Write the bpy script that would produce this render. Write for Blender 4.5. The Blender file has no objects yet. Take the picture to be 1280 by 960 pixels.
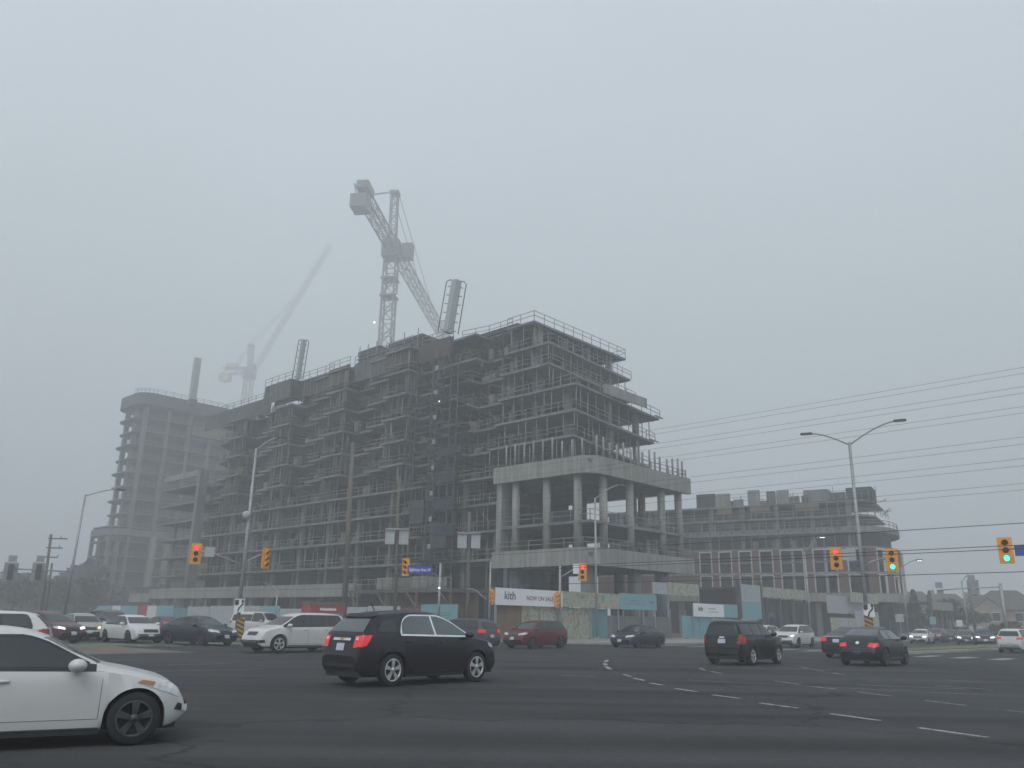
import bpy, math, random
from mathutils import Vector, Matrix
from mathutils.bvhtree import BVHTree
rnd = random.Random(7)
sc = bpy.context.scene
COL = sc.collection
R = math.radians

# ------------------------------------------------------------------ camera
EYE = 1.55
F_PX, TILT, ROLL = 1009.0, R(16.35), R(1.0)
cam_d = bpy.data.cameras.new("camera")
cam = bpy.data.objects.new("camera", cam_d); COL.objects.link(cam)
cam_d.sensor_width = 36.0
cam_d.lens = 36.0 * F_PX / 1280.0
cam_d.clip_start, cam_d.clip_end = 0.1, 3000
ct, st, cr, sr = math.cos(TILT), math.sin(TILT), math.cos(ROLL), math.sin(ROLL)
_rt, _up, _fw = Vector((1, 0, 0)), Vector((0, -st, ct)), Vector((0, ct, st))
_x = _rt * cr + _up * sr
_y = _up * cr - _rt * sr
cam.matrix_world = Matrix(((_x.x, _y.x, -_fw.x, 0), (_x.y, _y.y, -_fw.y, 0), (_x.z, _y.z, -_fw.z, EYE), (0, 0, 0, 1)))
sc.camera = cam

# ------------------------------------------------------------------ sky, sun, exposure
world = bpy.data.worlds.new("World"); sc.world = world; world.use_nodes = True
nt = world.node_tree
bg = nt.nodes["Background"]
sky = nt.nodes.new("ShaderNodeTexSky"); sky.sky_type = 'NISHITA'; sky.sun_disc = False
SUN_EL, SUN_AZ = R(52), R(200)
sky.sun_elevation = SUN_EL; sky.sun_rotation = SUN_AZ
sky.air_density = 1.0; sky.dust_density = 6.0; sky.ozone_density = 1.0
hsv = nt.nodes.new("ShaderNodeHueSaturation"); hsv.inputs['Saturation'].default_value = 0.30
mixc = nt.nodes.new("ShaderNodeMix"); mixc.data_type = 'RGBA'; mixc.inputs[0].default_value = 0.65
mixc.inputs[7].default_value = (4.80, 5.72, 6.42, 1)      # even cloud deck
nt.links.new(sky.outputs[0], hsv.inputs['Color'])
nt.links.new(hsv.outputs[0], mixc.inputs[6])
wtc = nt.nodes.new("ShaderNodeTexCoord"); wnz = nt.nodes.new("ShaderNodeTexNoise"); wnz.inputs['Scale'].default_value = 2.2; wnz.inputs['Detail'].default_value = 5
wmr = nt.nodes.new("ShaderNodeMapRange"); wmr.inputs[1].default_value = .3; wmr.inputs[2].default_value = .7; wmr.inputs[3].default_value = .92; wmr.inputs[4].default_value = 1.08
wmx = nt.nodes.new("ShaderNodeMix"); wmx.data_type = 'RGBA'; wmx.blend_type = 'MULTIPLY'; wmx.inputs[0].default_value = 1     # soft unevenness of the cloud
nt.links.new(wtc.outputs['Generated'], wnz.inputs['Vector']); nt.links.new(wnz.outputs[0], wmr.inputs[0])
nt.links.new(mixc.outputs[2], wmx.inputs[6]); nt.links.new(wmr.outputs[0], wmx.inputs[7])
nt.links.new(wmx.outputs[2], bg.inputs[0])
bg.inputs[1].default_value = 0.10
sun_d = bpy.data.lights.new("sun", 'SUN'); sun_d.energy = 0.5; sun_d.angle = R(30); sun_d.color = (1, .96, .9)
sun = bpy.data.objects.new("sun", sun_d); COL.objects.link(sun)
_sd = Vector((math.sin(SUN_AZ) * math.cos(SUN_EL), math.cos(SUN_AZ) * math.cos(SUN_EL), math.sin(SUN_EL)))
sun.rotation_euler = (-_sd).to_track_quat('-Z', 'Y').to_euler()
sc.view_settings.view_transform = 'Standard'; sc.view_settings.look = 'None'
sc.view_settings.exposure = 0.78; sc.view_settings.gamma = 1.0; sc.view_settings.use_curve_mapping = False
sc.render.engine = 'CYCLES'
sc.cycles.max_bounces = 6; sc.cycles.diffuse_bounces = 2; sc.cycles.glossy_bounces = 3
sc.cycles.volume_bounces = 2; sc.cycles.transparent_max_bounces = 8
sc.cycles.use_denoising = True
HAZE = 0.0028

# ------------------------------------------------------------------ helpers
def ray(px, py):
    x, y = px - 640, py - 480
    xx, yy = x * cr + y * sr, -x * sr + y * cr
    return Vector((xx, F_PX * ct + yy * st, F_PX * st - yy * ct))
def at(px, py, D):
    d = ray(px, py); k = D / math.hypot(d.x, d.y)
    return Vector((d.x * k, d.y * k, EYE + d.z * k))
def on_ground(px, py, z=0.0):
    d = ray(px, py); k = (z - EYE) / d.z
    return Vector((d.x * k, d.y * k, z))
# the site: u runs along the long facade (away to the left), v along the cross street (away to the right)
SITE_ROT = R(47)
SITE = Vector((7.83, 77.61, 0))
UU = Vector((-math.sin(SITE_ROT), math.cos(SITE_ROT), 0)); VV = Vector((math.cos(SITE_ROT), math.sin(SITE_ROT), 0))
def W(u, v, z=0.0): return SITE + UU * u + VV * v + Vector((0, 0, z))
def site_uv(p): q = Vector(p) - SITE; return q.dot(UU), q.dot(VV)

class MB:
    def __init__(s): s.v = []; s.f = []; s.sm = []
    def add(s, vs, fs, smooth=False):
        o = len(s.v); s.v += [tuple(x) for x in vs]
        for f in fs: s.f.append([i + o for i in f]); s.sm.append(smooth)
        return s
    def box(s, x0, x1, y0, y1, z0, z1):
        return s.add([(x0,y0,z0),(x1,y0,z0),(x1,y1,z0),(x0,y1,z0),(x0,y0,z1),(x1,y0,z1),(x1,y1,z1),(x0,y1,z1)],
            [(3,2,1,0),(4,5,6,7),(0,1,5,4),(1,2,6,5),(2,3,7,6),(3,0,4,7)])
    def bar(s, a, b, w, h=None):
        a, b = Vector(a), Vector(b); h = h or w; d = (b - a).normalized()
        up = Vector((0,0,1)) if abs(d.z) < .95 else Vector((0,1,0))
        x = d.cross(up).normalized() * w / 2; y = x.cross(d).normalized() * h / 2
        return s.add([a-x-y, a+x-y, a+x+y, a-x+y, b-x-y, b+x-y, b+x+y, b-x+y],
            [(3,2,1,0),(4,5,6,7),(0,1,5,4),(1,2,6,5),(2,3,7,6),(3,0,4,7)])
    def tube(s, pts, r, n=8, r2=None, caps=True):
        pts = [Vector(p) for p in pts]; m = len(pts); vs = []; fs = []
        for i, p in enumerate(pts):
            d = (pts[min(i+1, m-1)] - pts[max(i-1, 0)]).normalized()
            up = Vector((0,0,1)) if abs(d.z) < .9 else Vector((0,1,0))
            x = d.cross(up).normalized(); y = x.cross(d)
            rr = r if r2 is None else r + (r2 - r) * i / (m - 1)
            for k in range(n):
                a = 2*math.pi*k/n; vs.append(p + x*math.cos(a)*rr + y*math.sin(a)*rr)
        for i in range(m-1):
            for k in range(n): fs.append((i*n+k, i*n+(k+1)%n, (i+1)*n+(k+1)%n, (i+1)*n+k))
        s.add(vs, fs, True)
        if caps:
            o = len(s.v) - m*n
            s.f.append([o+k for k in range(n)][::-1]); s.sm.append(False)
            s.f.append([o+(m-1)*n+k for k in range(n)]); s.sm.append(False)
        return s
    def prism(s, poly, z0, z1):
        n = len(poly)
        return s.add([(x,y,z0) for x,y in poly]+[(x,y,z1) for x,y in poly],
            [tuple(range(n))[::-1], tuple(range(n,2*n))]+[(i,(i+1)%n,n+(i+1)%n,n+i) for i in range(n)])
    def lathe(s, prof, axis='y', n=24, c=(0,0,0)):
        vs=[]; fs=[]; m=len(prof)
        for r_, h in prof:
            for k in range(n):
                a=2*math.pi*k/n; p=(r_*math.cos(a), h, r_*math.sin(a)) if axis=='y' else (r_*math.cos(a), r_*math.sin(a), h)
                vs.append((p[0]+c[0],p[1]+c[1],p[2]+c[2]))
        for i in range(m-1):
            for k in range(n): fs.append((i*n+k,i*n+(k+1)%n,(i+1)*n+(k+1)%n,(i+1)*n+k))
        return s.add(vs, fs, True)
    def ball(s, c, rx, ry, rz, n=10, m=6):
        vs=[]; fs=[]
        for i in range(m+1):
            t=math.pi*i/m
            for k in range(n):
                a=2*math.pi*k/n; vs.append((c[0]+rx*math.sin(t)*math.cos(a), c[1]+ry*math.sin(t)*math.sin(a), c[2]+rz*math.cos(t)))
        for i in range(m):
            for k in range(n): fs.append((i*n+k,(i+1)*n+k,(i+1)*n+(k+1)%n,i*n+(k+1)%n))
        return s.add(vs, fs, True)
    def build(s, name, mat=None, parent=None, sharp=None):
        me = bpy.data.meshes.new(name); me.from_pydata(s.v, [], s.f)
        me.polygons.foreach_set('use_smooth', s.sm)
        me.validate(); me.update()
        if sharp: me.set_sharp_from_angle(angle=R(sharp))
        if mat: me.materials.append(mat)
        o = bpy.data.objects.new(name, me); COL.objects.link(o)
        if parent: o.parent = parent
        return o
def tag(o, label=None, cat=None, group=None, kind=None):
    if label: o['label'] = label
    if cat: o['category'] = cat
    if group: o['group'] = group
    if kind: o['kind'] = kind
    return o
def thing(name, label, cat, loc=(0,0,0), rz=0.0, group=None):
    o = bpy.data.objects.new(name, None); COL.objects.link(o)
    o.location = loc; o.rotation_euler = (0,0,rz); o.empty_display_size = .3
    return tag(o, label, cat, group)
def clone(o, loc=None, rz=None, label=None, group=None, parent=None):
    c = o.copy(); COL.objects.link(c)
    if parent: c.parent = parent
    if loc is not None: c.location = loc
    if rz is not None: c.rotation_euler = (0,0,rz)
    if label: c['label'] = label
    if group: c['group'] = group
    for ch in list(o.children): clone(ch, parent=c)
    return c
def text(s, size, name, mat, parent, mtx, ext=.006, align='LEFT', bold=0.0, sx=1.0):
    cu = bpy.data.curves.new(name, 'FONT'); cu.body = s; cu.size = size; cu.extrude = ext; cu.align_x = align; cu.offset = bold
    t = bpy.data.objects.new(name, cu); COL.objects.link(t)
    bpy.context.view_layer.update()
    me = bpy.data.meshes.new_from_object(t.evaluated_get(bpy.context.evaluated_depsgraph_get()))
    bpy.data.objects.remove(t); bpy.data.curves.remove(cu)
    me.transform(mtx @ Matrix.Diagonal((sx,1,1,1))); me.materials.clear(); me.materials.append(mat)
    o = bpy.data.objects.new(name, me); COL.objects.link(o); o.parent = parent
    return o

# ------------------------------------------------------------------ materials
def mat(name, col, rough=.8, var=.25, scale=1.0, metal=0.0, stretch=None, bump=0.0, coat=0.0, emit=None, estr=0.0, spec=.5, col2=None, fine=0.0):
    m = bpy.data.materials.new(name); m.use_nodes = True
    n, l = m.node_tree.nodes, m.node_tree.links
    p = n['Principled BSDF']
    p.inputs['Roughness'].default_value = rough; p.inputs['Metallic'].default_value = metal
    p.inputs['Coat Weight'].default_value = coat; p.inputs['Specular IOR Level'].default_value = spec
    c = list(col) + [1]
    if var > 0:
        tc = n.new('ShaderNodeTexCoord'); mp = n.new('ShaderNodeMapping')
        l.new(tc.outputs['Object'], mp.inputs[0])
        if stretch: mp.inputs['Scale'].default_value = stretch
        nz = n.new('ShaderNodeTexNoise'); nz.inputs['Scale'].default_value = scale; nz.inputs['Detail'].default_value = 6; nz.inputs['Roughness'].default_value = .65
        l.new(mp.outputs[0], nz.inputs['Vector'])
        rp = n.new('ShaderNodeValToRGB')
        rp.color_ramp.elements[0].position = .3; rp.color_ramp.elements[1].position = .7
        a = col2 if col2 else tuple(x*(1-var) for x in col); b = tuple(min(1,x*(1+var)) for x in col)
        rp.color_ramp.elements[0].color = tuple(a)+(1,); rp.color_ramp.elements[1].color = tuple(b)+(1,)
        l.new(nz.outputs[0], rp.inputs[0]); l.new(rp.outputs[0], p.inputs['Base Color'])
        if bump:
            bp = n.new('ShaderNodeBump'); bp.inputs['Strength'].default_value = bump; bp.inputs['Distance'].default_value = .02
            nz2 = n.new('ShaderNodeTexNoise'); nz2.inputs['Scale'].default_value = scale*18; nz2.inputs['Detail'].default_value = 4
            l.new(tc.outputs['Object'], nz2.inputs['Vector']); l.new(nz2.outputs[0], bp.inputs['Height']); l.new(bp.outputs[0], p.inputs['Normal'])
    else: p.inputs['Base Color'].default_value = c
    if emit:
        p.inputs['Emission Color'].default_value = list(emit)+[1]; p.inputs['Emission Strength'].default_value = estr
    return m
def paint(name, col, metal=.0, rough=.32):
    m = mat(name, col, rough=rough, var=.03 if col[0]>.2 else .10, scale=2.5, metal=metal, coat=.28, spec=.3)
    p = m.node_tree.nodes['Principled BSDF']; p.inputs['Coat Roughness'].default_value = .08
    return m
M = {}
def conc(name, col, var=.28):
    # board marked, rain streaked concrete
    m = mat(name, col, rough=.9, var=var, scale=.55, stretch=(1,1,.35), bump=.15)
    n, l = m.node_tree.nodes, m.node_tree.links; p = n['Principled BSDF']
    src = p.inputs['Base Color'].links[0].from_socket
    tc = n.new('ShaderNodeTexCoord'); mp = n.new('ShaderNodeMapping'); mp.inputs['Scale'].default_value = (3.2,3.2,.22)
    nz = n.new('ShaderNodeTexNoise'); nz.inputs['Scale'].default_value = 1.0; nz.inputs['Detail'].default_value = 5
    rp = n.new('ShaderNodeValToRGB'); rp.color_ramp.elements[0].position=.38; rp.color_ramp.elements[1].position=.62
    rp.color_ramp.elements[0].color=(.62,.6,.57,1); rp.color_ramp.elements[1].color=(1,1,1,1)
    mx = n.new('ShaderNodeMix'); mx.data_type='RGBA'; mx.blend_type='MULTIPLY'; mx.inputs[0].default_value=.8
    l.new(tc.outputs['Object'], mp.inputs[0]); l.new(mp.outputs[0], nz.inputs['Vector']); l.new(nz.outputs[0], rp.inputs[0])
    l.new(src, mx.inputs[6]); l.new(rp.outputs[0], mx.inputs[7]); l.new(mx.outputs[2], p.inputs['Base Color'])
    return m
M['concrete'] = conc('concrete', (.185,.194,.196))
M['concrete_shade_dark'] = conc('shade_dark_concrete', (.034,.036,.038))  # darkened concrete: interior shade put into the colour, also used on roof panels
M['concrete_pale'] = conc('pale_concrete', (.285,.285,.268), .2)
M['stored'] = mat('stored_goods', (.16,.145,.12), .85, .6, .9)
M['post'] = mat('shoring_steel', (.24,.235,.22), .6, .3, 3)
M['rail'] = mat('rail_timber', (.22,.205,.18), .8, .3, 3)
M['form'] = mat('formwork_ply', (.065,.05,.04), .8, .4, .8)
M['formgrey'] = mat('formwork_grey', (.09,.09,.09), .8, .3, .8)
M['steel'] = mat('galvanised_steel', (.30,.31,.32), .5, .15, 4, metal=.4)
M['darksteel'] = mat('dark_steel', (.07,.075,.08), .6, .2, 3, metal=.2)
M['blacksteel'] = mat('black_steel', (.035,.036,.04), .6, .2, 3)
M['crane'] = mat('crane_steel', (.16,.165,.17), .6, .2, 2)
M['craneyellow'] = mat('crane_yellow', (.50,.47,.35), .6, .2, 2)
M['wood'] = mat('weathered_pole_wood', (.12,.105,.088), .9, .35, 1.2, stretch=(6,6,.5))
M['ply'] = mat('raw_plywood', (.16,.11,.075), .85, .35, .7)
M['bluetarp'] = mat('blue_netting', (.016,.022,.042), .8, .35, .8)
M['grey'] = mat('grey_paint', (.34,.37,.38), .6, .12, 2)
M['white'] = mat('white_paint', (.58,.59,.59), .55, .06, 2)
M['teal'] = mat('teal_print', (.17,.33,.37), .5, .08, .6)
M['tealdark'] = mat('dark_teal_print', (.10,.22,.25), .5, .12, .6)
M['ink'] = mat('dark_ink', (.03,.035,.045), .6, 0)
M['inkgrey'] = mat('grey_ink', (.18,.19,.2), .6, 0)
M['mauveink'] = mat('mauve_ink', (.20,.09,.12), .6, 0)
M['sigyellow'] = mat('signal_yellow', (.72,.30,.025), .5, .1, 3)
M['lensdark'] = mat('unlit_lens', (.05,.03,.02), .2, 0)
M['red_on'] = mat('red_light', (.6,.02,.02), .4, 0, emit=(1,.05,.06), estr=1.3)
M['green_on'] = mat('green_light', (.02,.5,.35), .4, 0, emit=(.05,.95,.62), estr=1.3)
M['lamp_on'] = mat('lit_lamp', (.9,.9,.85), .3, 0, emit=(1,.97,.9), estr=2.2)
M['lamp_warm'] = mat('lit_warm_lamp', (.9,.8,.55), .3, 0, emit=(1,.75,.4), estr=1.6)
M['tail_on'] = mat('lit_tail_lamp', (.6,.03,.03), .25, 0, emit=(1,.05,.05), estr=.10)
M['tail'] = mat('red_lens', (.33,.02,.02), .18, .1, 8)
M['amber'] = mat('amber_lens', (.55,.20,.05), .2, .1, 8)
M['amberpale'] = mat('amber_reflector', (.34,.17,.09), .25, .15, 8)
M['headlamp'] = mat('clear_lens', (.52,.54,.56), .12, .3, 14)
M['pavglass'] = mat('dark_shopfront_glass', (.03,.034,.038), .12, 0)
M['chrome'] = mat('chrome', (.75,.75,.76), .15, .05, 3, metal=.9)
M['gold'] = mat('gold_emblem', (.55,.38,.10), .3, 0, metal=.6)
M['glass'] = mat('car_glass', (.025,.03,.034), .08, .15, 1.5, spec=.5)
M['glass_lit_tint'] = mat('car_glass_lit_tint', (.075,.095,.10), .06, .15, 1.5, spec=.7)  # opaque pane, brightness seen through the cabin is put into its grey colour
M['trim'] = mat('black_plastic', (.012,.012,.014), .6, .15, 6)
M['rubber'] = mat('tyre_rubber', (.012,.012,.013), .85, .2, 6)
M['alloy'] = mat('alloy', (.55,.56,.57), .3, .1, 6, metal=.6)
M['darkrim'] = mat('dark_rim', (.05,.05,.055), .45, .2, 6, metal=.3)
M['plate'] = mat('number_plate', (.45,.47,.55), .5, .15, 20)
M['framewhite'] = mat('pale_window_frame', (.46,.46,.45), .55, .06, 2)
M['bannerwhite'] = mat('banner_white', (.74,.75,.76), .5, .04, .6)
M['signwhite'] = mat('sign_white', (.70,.72,.72), .5, .06, 3)
M['signblue'] = mat('sign_blue', (.02,.05,.30), .45, .1, 3)
M['signback'] = mat('bare_aluminium_back', (.27,.28,.29), .6, .15, 2)
M['barbroken'] = mat('hazard_amber', (.42,.22,.04), .5, .1, 3)
M['orange'] = mat('orange_plastic', (.55,.13,.05), .5, .1, 3)
M['redpaint'] = mat('red_paint', (.32,.04,.05), .5, .15, 3)
M['roof'] = mat('shingle_roof', (.11,.10,.095), .9, .25, 3)
M['housebrick'] = mat('pale_house_brick', (.30,.25,.20), .9, .2, 3)
M['bark'] = mat('bark', (.07,.055,.045), .95, .3, 4)
M['leaf'] = mat('dark_evergreen_leaf', (.04,.05,.036), .8, .4, .8)
M['leaf2'] = mat('dull_autumn_leaf', (.07,.065,.04), .8, .4, .8)
M['wire'] = mat('cable_black', (.03,.03,.032), .6, 0)
M['asphalt'] = None
def asphalt():
    m = mat('asphalt', (.041,.042,.044), .82, .22, .12, bump=.5, spec=.2)
    n, l = m.node_tree.nodes, m.node_tree.links; p = n['Principled BSDF']
    src = p.inputs['Base Color'].links[0].from_socket
    tc = n.new('ShaderNodeTexCoord')
    nz = n.new('ShaderNodeTexNoise'); nz.inputs['Scale'].default_value = 9; nz.inputs['Detail'].default_value = 8; nz.inputs['Roughness'].default_value=.8
    mp = n.new('ShaderNodeMapping'); mp.inputs['Rotation'].default_value=(0,0,-SITE_ROT); mp.inputs['Scale'].default_value=(.06,.9,1)
    nw = n.new('ShaderNodeTexNoise'); nw.inputs['Scale'].default_value=.8; nw.inputs['Detail'].default_value=3     # wheel worn lanes
    l.new(tc.outputs['Object'], nz.inputs['Vector']); l.new(tc.outputs['Object'], mp.inputs[0]); l.new(mp.outputs[0], nw.inputs['Vector'])
    for s_, lo, hi, pos in ((nz, .72, 1.25, (.3,.7)), (nw, .70, 1.22, (.35,.65))):
        mr = n.new('ShaderNodeMapRange'); mr.inputs[1].default_value=pos[0]; mr.inputs[2].default_value=pos[1]; mr.inputs[3].default_value=lo; mr.inputs[4].default_value=hi
        l.new(s_.outputs[0], mr.inputs[0])
        mx = n.new('ShaderNodeMix'); mx.data_type='RGBA'; mx.blend_type='MULTIPLY'; mx.inputs[0].default_value=1
        l.new(src, mx.inputs[6]); l.new(mr.outputs[0], mx.inputs[7]); src = mx.outputs[2]
    # cracks sealed with tar
    vo = n.new('ShaderNodeTexVoronoi'); vo.feature='DISTANCE_TO_EDGE'; vo.inputs['Scale'].default_value=.11
    wn = n.new('ShaderNodeTexNoise'); wn.inputs['Scale'].default_value=.5; wn.inputs['Detail'].default_value=5
    ad = n.new('ShaderNodeVectorMath'); ad.operation='MULTIPLY_ADD'; ad.inputs[1].default_value=(3,3,0)
    l.new(wn.outputs['Color'], ad.inputs[0]); l.new(tc.outputs['Object'], wn.inputs['Vector']); l.new(tc.outputs['Object'], ad.inputs[2]); l.new(ad.outputs[0], vo.inputs['Vector'])
    mr = n.new('ShaderNodeMapRange'); mr.inputs[1].default_value=.004; mr.inputs[2].default_value=.010; mr.inputs[3].default_value=.6; mr.inputs[4].default_value=1
    l.new(vo.outputs['Distance'], mr.inputs[0])
    mx = n.new('ShaderNodeMix'); mx.data_type='RGBA'; mx.blend_type='MULTIPLY'; mx.inputs[0].default_value=1
    l.new(src, mx.inputs[6]); l.new(mr.outputs[0], mx.inputs[7]); l.new(mx.outputs[2], p.inputs['Base Color'])
    return m
M['asphalt'] = asphalt()
M['kerb'] = mat('kerb_concrete', (.30,.29,.27), .9, .25, 1.5)
M['walk'] = mat('pavement_concrete', (.26,.25,.235), .9, .25, .5)
M['dirt'] = mat('muddy_ground', (.12,.105,.085), .95, .35, .15)
M['grass'] = mat('dull_verge', (.12,.12,.075), .95, .35, .8)
def worn(name, col, keep=.5):
    m = mat(name, col, .8, .15, 3)
    n, l = m.node_tree.nodes, m.node_tree.links; p = n['Principled BSDF']
    nz = n.new('ShaderNodeTexNoise'); nz.inputs['Scale'].default_value=5; nz.inputs['Detail'].default_value=8; nz.inputs['Roughness'].default_value=.75
    tc = n.new('ShaderNodeTexCoord'); l.new(tc.outputs['Object'], nz.inputs['Vector'])
    mr = n.new('ShaderNodeMapRange'); mr.inputs[1].default_value=keep-.08; mr.inputs[2].default_value=keep+.10
    l.new(nz.outputs[0], mr.inputs[0])
    src = p.inputs['Base Color'].links[0].from_socket
    mx = n.new('ShaderNodeMix'); mx.data_type='RGBA'; l.new(mr.outputs[0], mx.inputs[0]); mx.inputs[6].default_value=(.075,.076,.078,1)
    l.new(src, mx.inputs[7]); l.new(mx.outputs[2], p.inputs['Base Color'])
    return m
M['linewhite'] = worn('worn_road_paint', (.36,.36,.35), .46)
M['linefaint'] = worn('faint_road_paint', (.26,.26,.25), .52)
M['greenpaint'] = worn('green_lane_paint', (.08,.17,.10), .42)
def brick():
    m = bpy.data.materials.new('dark_red_brick'); m.use_nodes=True
    n,l=m.node_tree.nodes,m.node_tree.links; p=n['Principled BSDF']; p.inputs['Roughness'].default_value=.9
    tc=n.new('ShaderNodeTexCoord'); sx=n.new('ShaderNodeSeparateXYZ'); cx=n.new('ShaderNodeCombineXYZ'); ad=n.new('ShaderNodeMath')
    l.new(tc.outputs['Object'],sx.inputs[0]); l.new(sx.outputs[0],ad.inputs[0]); l.new(sx.outputs[1],ad.inputs[1]); l.new(ad.outputs[0],cx.inputs[0]); l.new(sx.outputs[2],cx.inputs[1])
    b=n.new('ShaderNodeTexBrick'); b.inputs['Scale'].default_value=2.2; b.inputs['Color1'].default_value=(.125,.05,.042,1); b.inputs['Color2'].default_value=(.085,.040,.036,1); b.inputs['Mortar'].default_value=(.16,.14,.13,1); b.inputs['Mortar Size'].default_value=.012
    l.new(cx.outputs[0],b.inputs['Vector']); l.new(b.outputs[0],p.inputs['Base Color']); return m
M['brick'] = brick()
def art(name, scale=1.1):
    # printed floral hoarding: cream ground, teal and ochre petals
    m = bpy.data.materials.new(name); m.use_nodes=True
    n,l=m.node_tree.nodes,m.node_tree.links; p=n['Principled BSDF']; p.inputs['Roughness'].default_value=.6
    tc=n.new('ShaderNodeTexCoord'); nz=n.new('ShaderNodeTexNoise'); nz.inputs['Scale'].default_value=1.2; nz.inputs['Detail'].default_value=2
    ad=n.new('ShaderNodeVectorMath'); ad.operation='MULTIPLY_ADD'; ad.inputs[1].default_value=(1.1,1.1,1.1)
    l.new(tc.outputs['Object'],nz.inputs['Vector']); l.new(nz.outputs['Color'],ad.inputs[0]); l.new(tc.outputs['Object'],ad.inputs[2])
    vo=n.new('ShaderNodeTexVoronoi'); vo.inputs['Scale'].default_value=scale; l.new(ad.outputs[0],vo.inputs['Vector'])
    rp=n.new('ShaderNodeValToRGB'); rp.color_ramp.interpolation='CONSTANT'
    e=rp.color_ramp.elements; e[0].position=0; e[0].color=(.42,.22,.10,1); e[1].position=.16; e[1].color=(.36,.36,.30,1)
    for pos,c in ((.30,(.12,.26,.27,1)),(.38,(.38,.36,.29,1)),(.55,(.34,.33,.27,1)),(.66,(.17,.19,.10,1)),(.72,(.40,.38,.31,1))):
        x=e.new(pos); x.color=c
    l.new(vo.outputs['Distance'],rp.inputs[0]); l.new(rp.outputs[0],p.inputs['Base Color']); return m
M['art'] = art('floral_print',.75)

# ------------------------------------------------------------------ ground and roads
def sheet(name, poly, z, m, kind='structure', parent=None):
    mb = MB(); n = len(poly)
    mb.add([(p[0],p[1],z) for p in poly], [tuple(range(n))])
    o = mb.build(name, m, parent)
    if parent is None: tag(o, kind=kind)
    return o
sheet('ground', [(-790,-60),(790,-60),(790,790),(-790,790)], -.012, M['dirt'])
road = MB()
road.add([tuple(W(u,v,-.004)) for u,v in ((-80,-110),(-11.9,-110),(-11.9,-44),(200,-54),(200,-15.6),(4,-15.6),(-6,-13),(-11.9,-5),(-12.2,240),(-46,240),(-52,0),(-80,-30))], [tuple(range(12))[::-1]])
tag(road.build('road', M['asphalt']), kind='structure')
# asphalt under and behind the viewer
sheet('asphalt_apron', [(-60,-40),(70,-40),(70,30),(-60,30)], -.008, M['asphalt'])
def arc(cu, cv, r, a0, a1, n=12): return [(cu+r*math.cos(R(a0+(a1-a0)*i/n)), cv+r*math.sin(R(a0+(a1-a0)*i/n))) for i in range(n+1)]
def raised(name, uv, h, m):
    mb = MB(); pts=[(W(u,v).x, W(u,v).y) for u,v in uv]
    a = sum(pts[i][0]*pts[(i+1)%len(pts)][1]-pts[(i+1)%len(pts)][0]*pts[i][1] for i in range(len(pts)))
    if a < 0: pts = pts[::-1]
    mb.prism(pts, -.05, h); return tag(mb.build(name, m), kind='structure')
corner = arc(-2.2, -5.8, 9.8, 180, 270, 14)
raised('kerb', [(-12.0,240),(-12.0,-5.8)]+corner[1:]+[(-2.2,-15.6),(190,-15.6),(190,-15.25),(-2.2,-15.25)]+arc(-2.2,-5.8,9.45,270,180,14)+[(-11.65,240)], .14, M['kerb'])
raised('pavement', [(-11.65,240),(-11.65,-5.8)]+arc(-2.2,-5.8,9.45,180,270,14)[1:]+[(190,-15.25),(190,-5),(1,-5),(1,240)], .13, M['walk'])
# medians
raised('median_kerb', [(-30.0,-11.5),(-27.6,-11.5),(-26.4,14),(-26.0,230),(-30.5,230),(-30.3,14)], .16, M['kerb'])
raised('median_verge', [(-29.6,-8),(-28.0,-8),(-26.9,14),(-26.4,229),(-30.1,229),(-29.9,14)], .22, M['grass'])
raised('median_strip', [(2.6,-33),(2.6,-31.2),(150,-30.6),(150,-33.6)], .15, M['kerb'])
raised('far_pavement', [(9,-47),(190,-57),(190,-75),(9,-75)], .13, M['walk'])
# markings
marks = []
def strip(u0,v0,u1,v1,w,m,name='lane_marking',z=0.0):
    a,b=W(u0,v0),W(u1,v1); d=(b-a).normalized(); n=Vector((-d.y,d.x,0))*w/2
    o=MB().add([(*(a-n).xy,z),(*(b-n).xy,z),(*(b+n).xy,z),(*(a+n).xy,z)],[(0,1,2,3)]).build(name,m); tag(o,kind='structure'); return o
def dash_px(pts, m, w=.13, z=0.0, name='lane_marking'):
    for (x0,y0),(x1,y1) in pts:
        a,b=on_ground(x0,y0),on_ground(x1,y1); d=(b-a).normalized(); n=Vector((-d.y,d.x,0))*w/2
        o=MB().add([(*(a-n).xy,z),(*(b-n).xy,z),(*(b+n).xy,z),(*(a+n).xy,z)],[(0,1,2,3)]).build(name,m); tag(o,kind='structure')
dash_px([((1149,909.5),(1234,921.5)),((1038,892),(1100,900.5)),((949,878.5),(997,885)),((891,868.5),(925,873)),((844,860.5),(871,864.5)),((812,853.5),(829,856.5)),((792,847.5),(805,850.5)),((780,843),(788,845.5))], M['linewhite'])
dash_px([((757,833),(763,836.5)),((756,829),(757,831.5)),((759,825),(757,827.5))], M['linewhite'], .16)
dash_px([((1156,875.5),(1206,881.5)),((1072,865),(1115,870)),((1010,857.5),(1045,861.5)),((968,851),(1000,855.5)),((875,835),(881,838)),((888,839),(902,842)),((1000,833.5),(1010,835.5)),((1016,837),(1030,839)),((1040,841),(1057,844))], M['linefaint'], .16)
dash_px([((1170,857),(1240,862)),((1070,856),(1205,861)),((1259,888),(1300,892)),((1184,850),(1225,853)),((700,844),(745,845.5)),((210,831),(290,829))], M['linefaint'], .14)
dash_px([((90,842),(330,836)),((860,850),(1300,872))], M['linefaint'], .09)
for k in range(7): strip(-31.6-1.9*k,-11.6,-31.6-1.9*k,-8.2,.75,M['linewhite'],'crosswalk_marking')
for k in range(6): strip(-13.6-2.1*k,-9.6,-13.6-2.1*k,-6.4,.7,M['linewhite'],'crosswalk_marking')
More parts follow.
